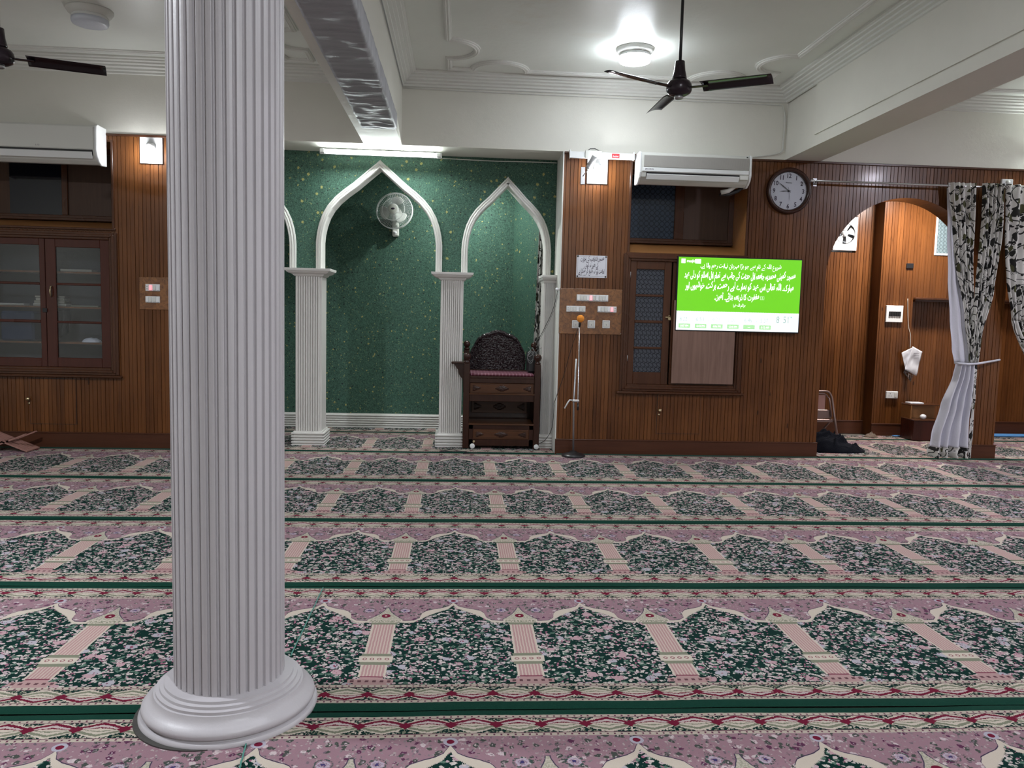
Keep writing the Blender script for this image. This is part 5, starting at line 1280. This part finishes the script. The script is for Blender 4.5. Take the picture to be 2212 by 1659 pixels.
# conduit along the green wall top and cornice wires
cable([(WX(955, 345, 8.28), 8.31, ZT-.028), (WX(1060, 350, 8.28), 8.31, ZT-.035), (WX(1150, 352, 8.28), 8.31, ZT-.03), (.985, 8.31, ZT-.03)], .005, M['offwhite'], 'white wire clipped along the top of the green wall')
cable([(B1[1]+.01, 7.85, 3.55), (.6, 7.855, 3.545), (1.8, 7.855, 3.545), (3.0, 7.855, 3.545), (3.19, 7.85, 3.50), (3.20, 7.85, 3.2), (3.17, 7.85, 3.08), (2.9, 7.855, 3.03)], .006, M['offwhite'], 'white wire running under the cornice and down beside the right beam')
cable([(B1[1]+.008, 2.0, 3.545), (B1[1]+.010, 5.0, 3.552), (B1[1]+.010, 7.8, 3.55)], .005, M['grey'], 'grey wire running along the side of the foil-wrapped beam')

# ================================================================== curtain rail and curtains
YR = YW-.10
ra, rz = W(1757, 391, YR); rb_, rzb = W(2150, 404, YR); rzm = (rz+rzb)/2
th = thing('curtain_rail', (ra, YR, rzm), 'thin chrome curtain rail above the round arch right of the clock', 'rail')
mb = MB(); mb.tube([(ra, YR, rzm), (7.5, YR, rzm)], .010, 14); obj('rod', mb, M['steel'], th)
mb = MB(); mb.sphere((ra-.012, YR, rzm), .018); obj('rod_end', mb, M['steel'], th)
for q in (ra+.06, AC1+AR+.15, 7.2):
    mb = MB(); mb.box(q-.012, q+.012, YR, YW, rzm-.008, rzm+.008, .002); mb.box(q-.02, q+.02, YW-.008, YW-.001, rzm-.04, rzm+.04, .002); obj('bracket', mb, M['steel'], th)
YK = YW-.12; ztp = rzm+.03
zk = WZ(2080, 784, YK)
def K(px, py=700): return WX(px, py, YK)
# width tables: v -> (xl, xr)
def lerp_tab(tab, v):
    for (v0, a0, b0), (v1, a1, b1) in zip(tab, tab[1:]):
        if v0 <= v <= v1: k = (v-v0)/(v1-v0); k = k*k*(3-2*k)*.5+k*.5; return a0+(a1-a0)*k, b0+(b1-b0)*k
    return tab[-1][1:]
def drape(tab, za_, zb_2, nf, amp, yoff=0, ph=0, xskew=0):
    def f(u, v):
        l, r = lerp_tab(tab, v); w_ = r-l; am_ = amp*min(1, .35+w_/.25*.65)
        uu = u+.012*sin(u*9+ph)
        x = l+w_*uu+.004*sin(v*9+u*20)
        y = YK+yoff+am_*sin(2*pi*nf*u+ph+.6*sin(v*3))+.010*mn.noise((u*4, v*5, ph))
        return (x, y, za_+(zb_2-za_)*v+.0)
    return f
cur = thing('tied_curtain', (K(2085), YK, 0), 'leafy black and white curtain tied back on the post beside the round arch', 'curtain')
tabA = [(0, K(2049, 400), K(2108, 400)), (.35, K(2062, 540), K(2103, 540)), (.75, K(2085, 680), K(2104, 680)), (1, K(2094, 780), K(2106, 780))]
curtain('patterned_cloth', drape(tabA, ztp, zk, 5, .022, 0, .4), 90, 60, M['curtain'], uvf=lambda u, v: (u*.62, v*2.0), par=cur)
tabB = [(0, K(2120, 400), K(2168, 400)), (.3, K(2114, 520), K(2160, 520)), (.6, K(2104, 620), K(2146, 620)), (.85, K(2096, 720), K(2116, 720)), (1, K(2093, 780), K(2108, 780))]
curtain('patterned_cloth', drape(tabB, ztp, zk, 6, .025, -.03, 1.9), 110, 60, M['curtain'], uvf=lambda u, v: (u*.9+3, v*2.0+.3), par=cur)
tabL = [(0, K(2051, 400), K(2060, 400)), (.25, K(2053, 490), K(2070, 490)), (.5, K(2054, 600), K(2080, 600)), (.75, K(2057, 690), K(2092, 690)), (.92, K(2060, 755), K(2099, 755)), (1, K(2066, 784), K(2100, 784))]
curtain('white_lining', drape(tabL, ztp-.05, zk, 1.5, .02, .035, .2), 40, 50, M['lining'], par=cur)
zf = .03; zh = WZ(2050, 966, YK)
tabF = [(0, K(2068, 790), K(2104, 790)), (.15, K(2062, 815), K(2103, 815)), (.5, K(2037, 890), K(2097, 890)), (.85, K(2014, 960), K(2092, 960)), (1, K(2011, 975), K(2090, 975))]
curtain('white_lining', drape(tabF, zk, zh, 4, .045, 0, 1.0), 110, 50, M['lining'], par=cur)
tabH = [(0, K(2011, 970), K(2093, 970)), (1, K(2010, 990), K(2091, 990))]
curtain('patterned_hem', drape(tabH, zh+.01, zf, 4, .06, .012, 1.0), 110, 10, M['curtain'], uvf=lambda u, v: (u*1.4+1, v*.18), par=cur)
tabE = [(0, K(2100, 790), K(2107, 790)), (.4, K(2098, 860), K(2104, 860)), (.8, K(2090, 950), K(2097, 950)), (1, K(2089, 985), K(2093, 985))]
curtain('patterned_edge', drape(tabE, zk, zf, 1, .012, -.02, 0), 16, 40, M['curtain'], uvf=lambda u, v: (u*.10+1, v*1.1), par=cur)
mb = MB(); tx0, tx1 = K(2064, 784), K(2106, 784); px1 = WX(2160, 781, YW-.02)
mb.tube([(tx0-.01, YK, zk), (tx0+.02, YK-.05, zk-.004), ((tx0+tx1)/2, YK-.065, zk-.008), (tx1, YK-.045, zk-.002), (px1, YW-.014, zk+.035)], .011, 8); obj('tie_band', mb, M['lining'], cur)
cur2 = thing('tied_curtain', (K(2190), YK, 0), 'leafy curtain at the right edge, bunched beyond the wooden post', 'curtain')
tabC = [(0, K(2172, 400), K(2300, 400)), (.35, K(2168, 500), K(2290, 500)), (.7, K(2172, 600), K(2260, 600)), (1, K(2184, 690), K(2225, 690))]
curtain('patterned_cloth', drape(tabC, ztp, WZ(2190, 692, YK), 6, .028, -.01, 2.7), 110, 50, M['curtain'], uvf=lambda u, v: (u*1.0+7, v*1.5), par=cur2)
tabD = [(0, K(2184, 690), K(2225, 690)), (1, K(2260, 800), K(2330, 800))]
curtain('patterned_cloth', drape(tabD, WZ(2190, 692, YK), .6, 5, .025, -.01, 2.7), 60, 30, M['curtain'], uvf=lambda u, v: (u*1.0+7, v*1.0+1.5), par=cur2)
# small white switch box above the curtain
a, b, c, d = WX(2160, 400, YW), WX(2184, 400, YW), WZ(2172, 402, YW), WZ(2172, 388, YW)
mb = MB(); mb.box(a, b, YW-.03, YW-.001, c, d, .004); o = obj('ceiling_rose_box', mb, M['white']); tag(o, 'small white electrical box on the wood wall above the curtain', 'electrical box')
mb = MB(); mb.lathe([(.022, 0), (.018, -.015), (.0001, -.017)], ((a+b)/2, YW-.03, (c+d)/2), 20, axis='y'); obj('round_cap', mb, M['offwhite'], o)

# ================================================================== side room objects
# exhaust fan
a, b, c, d = exf; ef = thing('exhaust_fan', ((a+b)/2, YS1, c), 'white square exhaust fan seen through the top left of the round arch', 'exhaust fan')
mb = MB(); framework(mb, a+.005, b-.005, c+.02, d-.01, YS1-.03, .06, .022, .005); obj('frame', mb, M['white'], ef)
ecx, ecz = (a+b)/2, (c+d)/2+.005; er = min(b-a, d-c)/2-.03
t_ = plain('bright_night_sky_panel', (.35, .38, .42), .6)
mb = MB(); pts = arc(ecx, ecz, er, 0, 2*pi, 40)
N = 40; vs = []; fs = []
for k in range(N):
    q = 2*pi*k/N+.0001; cx2, sz2 = cos(q), sin(q); m_ = min((b-a-.04)/2/max(abs(cx2), 1e-6), (d-c-.06)/2/max(abs(sz2), 1e-6)); vs += [(ecx+er*cx2, YS1-.02, ecz+er*sz2), (ecx+m_*cx2, YS1-.022, ecz+m_*sz2)]
for k in range(N): k2 = (k+1) % N; fs.append((2*k, 2*k+1, 2*k2+1, 2*k2))
mb.add(vs, fs); obj('shroud', mb, M['white'], ef, thick=.008)
mb = MB(); mb.box(a, b, YS1+.09, YS1+.10, c, d); obj('back_louvre', mb, t_, ef)
mb = MB(); mb.lathe([(.0001, -.03), (er*.28, -.028), (er*.3, .02)], (ecx, YS1, ecz), 24, axis='y'); obj('hub', mb, M['white'], ef)
for k in range(5):
    a0 = 2*pi*k/5+.3
    mb = MB(); mb.surf(lambda u, v: ((er*(.25+.70*v))*cos(a0+(u-.5)*(.75+.25*v))+ecx, YS1-.01+.03*(u-.5), ecz+(er*(.25+.70*v))*sin(a0+(u-.5)*(.75+.25*v))), 8, 8); obj('blade', mb, M['white'], ef, thick=.003)
# side room window
wt = struct(thing('window_3', ((wn[0]+wn[1])/2, YS2, wn[2]), '', '')); del wt['label']; del wt['category']
mb = MB(); framework(mb, wn[0], wn[1], wn[2], wn[3], YS2-.012, .05, .025, .004); obj('window_frame', mb, M['white'], wt)
mb = MB(); mb.box(wn[0]+.02, wn[1]-.02, YS2+.01, YS2+.02, wn[2]+.02, wn[3]-.02); obj('pane', mb, M['pglass2'], wt)
def wallbox(pxa, pya, pxb, pyb, Y, d, mat): 
    a, b = WX(pxa, (pya+pyb)/2, Y), WX(pxb, (pya+pyb)/2, Y); c, e = WZ((pxa+pxb)/2, pyb, Y), WZ((pxa+pxb)/2, pya, Y)
    mb = MB(); mb.box(a, b, Y-d, Y-.001, c, e, min(.004, d/3)); return mb, a, b, c, e
mb, a, b, c, e = wallbox(1957, 569, 1972, 580, YS2, .02, None); o = obj('wall_clip', mb, M['black']); tag(o, 'small black clip on the side room wall seen through the arch', 'clip')
mb, a, b, c, e = wallbox(1912, 660, 1948, 696, YS2, .03, None); th = thing('fuse_box', ((a+b)/2, YS2, c), 'white square fuse box with black breakers on the side room wall', 'fuse box'); obj('cover', mb, M['white'], th)
for k in range(5):
    q = a+(b-a)*(.14+.145*k); mb = MB(); mb.box(q, q+(b-a)*.13, YS2-.042, YS2-.029, c+(e-c)*.36, c+(e-c)*.64, .002); obj('breaker', mb, M['black'], th)
mb, a, b, c, e = wallbox(1912, 845, 1937, 860, YS2, .03, None); th = thing('wall_socket', ((a+b)/2, YS2, c), 'white double wall socket low on the side room wall', 'socket'); obj('plate', mb, M['white'], th)
mb = MB(); 
for (u_, w_) in ((.32, .68), (.22, .35), (.42, .35)): mb.lathe([(.005, 0), (.0001, -.001)], (a+(b-a)*u_, YS2-.0305, c+(e-c)*w_), 10, axis='y', cap=False)
obj('socket_holes', mb, M['black'], th); mb = MB(); mb.box(a+(b-a)*.66, a+(b-a)*.88, YS2-.036, YS2-.029, c+(e-c)*.2, c+(e-c)*.8, .002); obj('switch', mb, M['offwhite'], th)
YH = YS2-.04
cable([w3(1961, 645, YS2-.015), w3(1962, 700, YS2-.015), w3(1967, 725, YH), w3(1966, 752, YH)], .003, M['offwhite'], 'thin wire hanging down the side room wall above the papers')
def poly3(pts, Y, dy=0): return [(WX(x, y, Y), Y+dy*i, WZ(x, y, Y)) for i, (x, y) in enumerate(pts)]
def crumple(pts, Y, mat, label, s, name='paper_sheet'):
    # pts: 4 photo corners (tl, tr, br, bl)
    P4 = [Vector((WX(x, y, Y), Y, WZ(x, y, Y))) for x, y in pts]
    def f(u, v):
        p_ = P4[0]*(1-u)*(1-v)+P4[1]*u*(1-v)+P4[2]*u*v+P4[3]*(1-u)*v
        return (p_.x, p_.y-.015+.014*mn.noise((u*3, v*3, s)), p_.z)
    mb = MB(); mb.surf(f, 16, 16); o = obj(name, mb, mat, thick=.001); tag(o, label, 'paper', 'papers hanging in the side room'); return o
crumple([(1970, 748), (1991, 760), (1978, 812), (1953, 798)], YH-.02, M['paper'], 'front white paper with printed lines hanging on the side room wall', 1)
crumple([(1946, 762), (1970, 750), (1975, 785), (1955, 800)], YH, M['paper'], 'white paper behind, leaning left, hanging on the side room wall', 5)
crumple([(1956, 790), (1975, 800), (1966, 825), (1950, 804)], YH+.018, thin_glass('clear_film', (.75, .72, .70), .5), 'clear plastic sleeve hanging lowest below the white papers', 9, 'plastic_sleeve')
mb = MB()
for k in range(4): q = W(1973+2*k*0, 764+3*k, YH-.045); mb.box(q[0], q[0]+.07, YH-.052, YH-.0515, q[1]-.004*k, q[1]-.004*k+.004)
prt = obj('printed_lines', mb, M['ink'], next(o for o in bpy.data.objects if o.get('label', '').startswith('front white paper')))
# folding chair
YCh = 8.9
def f3(px, py, Y): a, b = W(px, py, Y); return (a, Y, b)
fc = thing('folding_chair', (WX(1770, 965, YCh), YCh, .012), 'brown metal folding chair half hidden behind the wood wall', 'chair')
zt_ = WZ(1780, 846, YCh); xr_ = WX(1801, 900, YCh); xl_ = xr_-.44
pts = [(xr_+.02, YCh-.10, .030), (xr_+.008, YCh, zt_*.5), (xr_-.01, YCh+.05, zt_-.08)]+[(xr_-.02-.07*(1-cos(k*pi/10)), YCh+.055, zt_-.07+.07*sin(k*pi/10)) for k in range(1, 6)]
pts2 = [(xl_*2-0 if False else (xl_+xr_)-(p[0]-0), p[1], p[2]) for p in pts][::-1]
mb = MB(); mb.tube(pts+pts2, .013, 10); obj('back_frame', mb, M['chairframe'], fc)
mb = MB(); mb.tube([(p[0]*.999-(.028 if p[0] > (xl_+xr_)/2 else -.028), p[1]+.002, p[2]-.028*(p[2] > zt_*.9)) for p in pts+pts2][1:-1], .009, 10); obj('inner_frame', mb, M['chairframe'], fc)
mb = MB(); mb.box(xl_+.02, xr_-.01, YCh+.03, YCh+.045, WZ(1780, 905, YCh), WZ(1780, 886, YCh), .005); mb.box(xl_+.01, xr_+.0, YCh+.0, YCh+.016, WZ(1780, 912, YCh), WZ(1780, 906, YCh), .004); obj('back_slats', mb, M['chairframe'], fc)
mb = MB(); mb.box(xl_+.03, xr_-.09, YCh+.05, YCh+.06, WZ(1780, 886, YCh), zt_-.045, .006); obj('backrest', mb, M['pink_wood'], fc)
zst = WZ(1780, 910, YCh)
for q in (xl_, xr_-.01):
    mb = MB(); mb.tube([(q, YCh+.35, .030), (q, YCh+.02, zst+.02)], .011, 8); obj('leg', mb, M['chairframe'], fc)
mb = MB(); mb.box(xl_+.02, xr_-.02, YCh+.03, YCh+.34, zst-.015, zst+.005, .008); obj('seat', mb, M['chairframe'], fc)
# black cloth heap
hx0, hx1 = WX(1735, 980, 8.2), WX(1868, 980, 8.2); hcx = (hx0+hx1)/2; hrx = (hx1-hx0)/2
def hp(u, v):
    a = u*2*pi; r = v; x_ = cos(a)*r; y_ = sin(a)*r
    prof_ = max(0, 1-r**2.4); lean = .5-.5*x_
    rg = 1-abs(1.6*mn.noise((x_*1.0+y_*.8, y_*2.2-x_*1.0, 4))); rg2 = 1-abs(2*mn.noise((x_*2.0+y_*1.2, y_*3.6-x_*1.8, 9)))
    fold = (.085*rg**2+.040*rg2**2-.055)*min(1, prof_*1.6)
    ox_ = .03*mn.noise((x_*5, y_*5, 1))*prof_
    return (hcx+hrx*x_*(1+.07*mn.noise((cos(a)*2, sin(a)*2, 2)))+ox_, 8.22+.20*y_, .016+prof_**.7*(.03+.22*lean)+max(0, fold))
mb = MB(); mb.surf(hp, 160, 70); o = obj('cloth_heap', mb, M['cloth_black'], thick=.004); tag(o, 'heap of crumpled black cloth on the carpet beside the wood wall', 'cloth')
# crumpled mat, blue bits
mb = MB(); cx2, cy2 = G(1881, 948); cy2 = 9.25; cx2 = WX(1881, 946, cy2)
mb.surf(lambda u, v: (cx2+.09*v*cos(u*2*pi), cy2+.06*v*sin(u*2*pi), .014+(.07*(1-v**1.6))*(.6+.6*mn.noise((u*7, v*4, 3))) if v < .99 else .013), 30, 10); o = obj('crumpled_cloth', mb, plain('mottled_cloth', (.16, .12, .09), .9, bump=.01, bscale=60), thick=.003); tag(o, 'small crumpled patterned cloth on the floor under the fuse box', 'cloth')
mb = MB(); bx2 = WX(1957, 942, 9.3)
mb.surf(lambda u, v: (bx2+.04*(u-.5)+.03*v, 9.30+.03*sin(v*5), .020+.13*v*(1-.9*abs(u-.5))+.01*mn.noise((u*5, v*5, 2))), 10, 10); mb.box(bx2-.16, bx2-.04, 9.29, 9.34, .017, .024); mb.box(bx2+.02, bx2+.14, 9.33, 9.355, .017, .045, .005)
o = obj('blue_plastic', mb, M['blue'], thick=.002); tag(o, 'crumpled light blue plastic at the foot of the side room wall', 'plastic sheet')
mb = MB(); ba, bb = WX(2146, 950, 9.40), 8.0; mb.box(ba-.3, bb, 9.36, 9.47, .017, .048, .012); o = obj('blue_mat', mb, M['blue']); tag(o, 'rolled blue mat along the side room wall right of the post', 'mat')
# low bookstand/shelf unit
YL2 = 8.95; sx0, sx1 = WX(1977, 900, YL2), WX(2040, 900, YL2)
lo = thing('low_shelf', ((sx0+sx1)/2, YL2, .012), 'low brown shelf stand behind the curtain in the side room', 'shelf')
z_t = WZ(2000, 876, YL2); z_m = WZ(2000, 907, YL2)
mb = MB(); mb.box(sx0, sx1, YL2+.02, YL2+.30, .017, z_m-.012, .004); obj('body', mb, M['red_wood'], lo)
mb = MB(); mb.box(sx0-.012, sx1, YL2-.01, YL2+.30, z_m-.016, z_m, .006); mb.box(sx0-.012, sx1, YL2+.10, YL2+.30, z_t-.014, z_t, .006); obj('shelf_board', mb, M['frame_wood'], lo)
mb = MB(); mb.box(sx0+.01, sx1, YL2+.20, YL2+.215, z_m, z_t-.014); mb.box(sx0, sx0+.015, YL2+.10, YL2+.30, z_m, z_t-.014); obj('back_panel', mb, M['sill_wood'], lo)
mb = MB(); mb.sphere((WX(1995, 900, YL2+.05), YL2+.06, z_m+.031), .03, 20, 12, (1.25, 1, 1)); o = obj('white_bottle', mb, M['white']); tag(o, 'small white rounded bottle on the middle board of the low shelf', 'bottle')
mb = MB(); mb.box(sx0+.01, sx0+.18, YL2+.13, YL2+.25, z_t+.0005, z_t+.018, .003); o = obj('book', mb, M['paper']); tag(o, 'thin white book on top of the low shelf in the side room', 'book')
# folding book rest at the lower left
rx, ry = -4.18, 7.62
rh = thing('book_rest', (rx, ry, .0135), 'folding pink-brown wooden book rest on the carpet at the left edge', 'book rest')
def plank(p0, p1, w_, th_, slots, nm):
    p0, p1 = Vector(p0), Vector(p1); d_ = (p1-p0); L_ = d_.length; d_.normalize(); n_ = Vector((-d_.z, 0, d_.x)); yv = Vector((0, 1, 0))
    mb = MB()
    def bx(a, b, c, e): 
        P8 = [p0+d_*s_+yv*t2+n_*q for q in (-th_/2, th_/2) for t2 in (c, e) for s_ in (a, b)]
        mb.add(P8, [(0, 2, 3, 1), (4, 5, 7, 6), (0, 1, 5, 4), (2, 6, 7, 3), (0, 4, 6, 2), (1, 3, 7, 5)])
    if slots:
        bx(0, L_*.56, -w_/2, w_/2) if False else None
        bx(0, L_*.06, -w_/2, w_/2); bx(L_*.50, L_*.58, -w_/2, w_/2); bx(L_*.94, L_, -w_/2, w_/2)
        for k in range(5): c = -w_/2+w_*k/5; bx(L_*.06, L_*.94, c, c+w_*.12)
        bx(L_*.06, L_*.94, w_/2-.012, w_/2)
    bx(L_*.56, L_, -w_/2, -w_/2+.04) if not slots else None
    if not slots: bx(0, L_*.62, -w_/2, w_/2); bx(L_*.6, L_, w_/2-.04, w_/2)
    obj(nm, mb, M['pink_wood'], rh)
za_, zb3 = .015, WZ(68, 935, ry)
x_l, x_r = WX(0, 960, ry)-.10, WX(72, 960, ry)
plank((x_r, ry, za_+.004), (x_l, ry, zb3), .22, .012, True, 'slotted_leaf'); plank((x_l, ry+.0, za_+.004), (x_r-.02, ry, zb3), .22, .012, False, 'leaf')
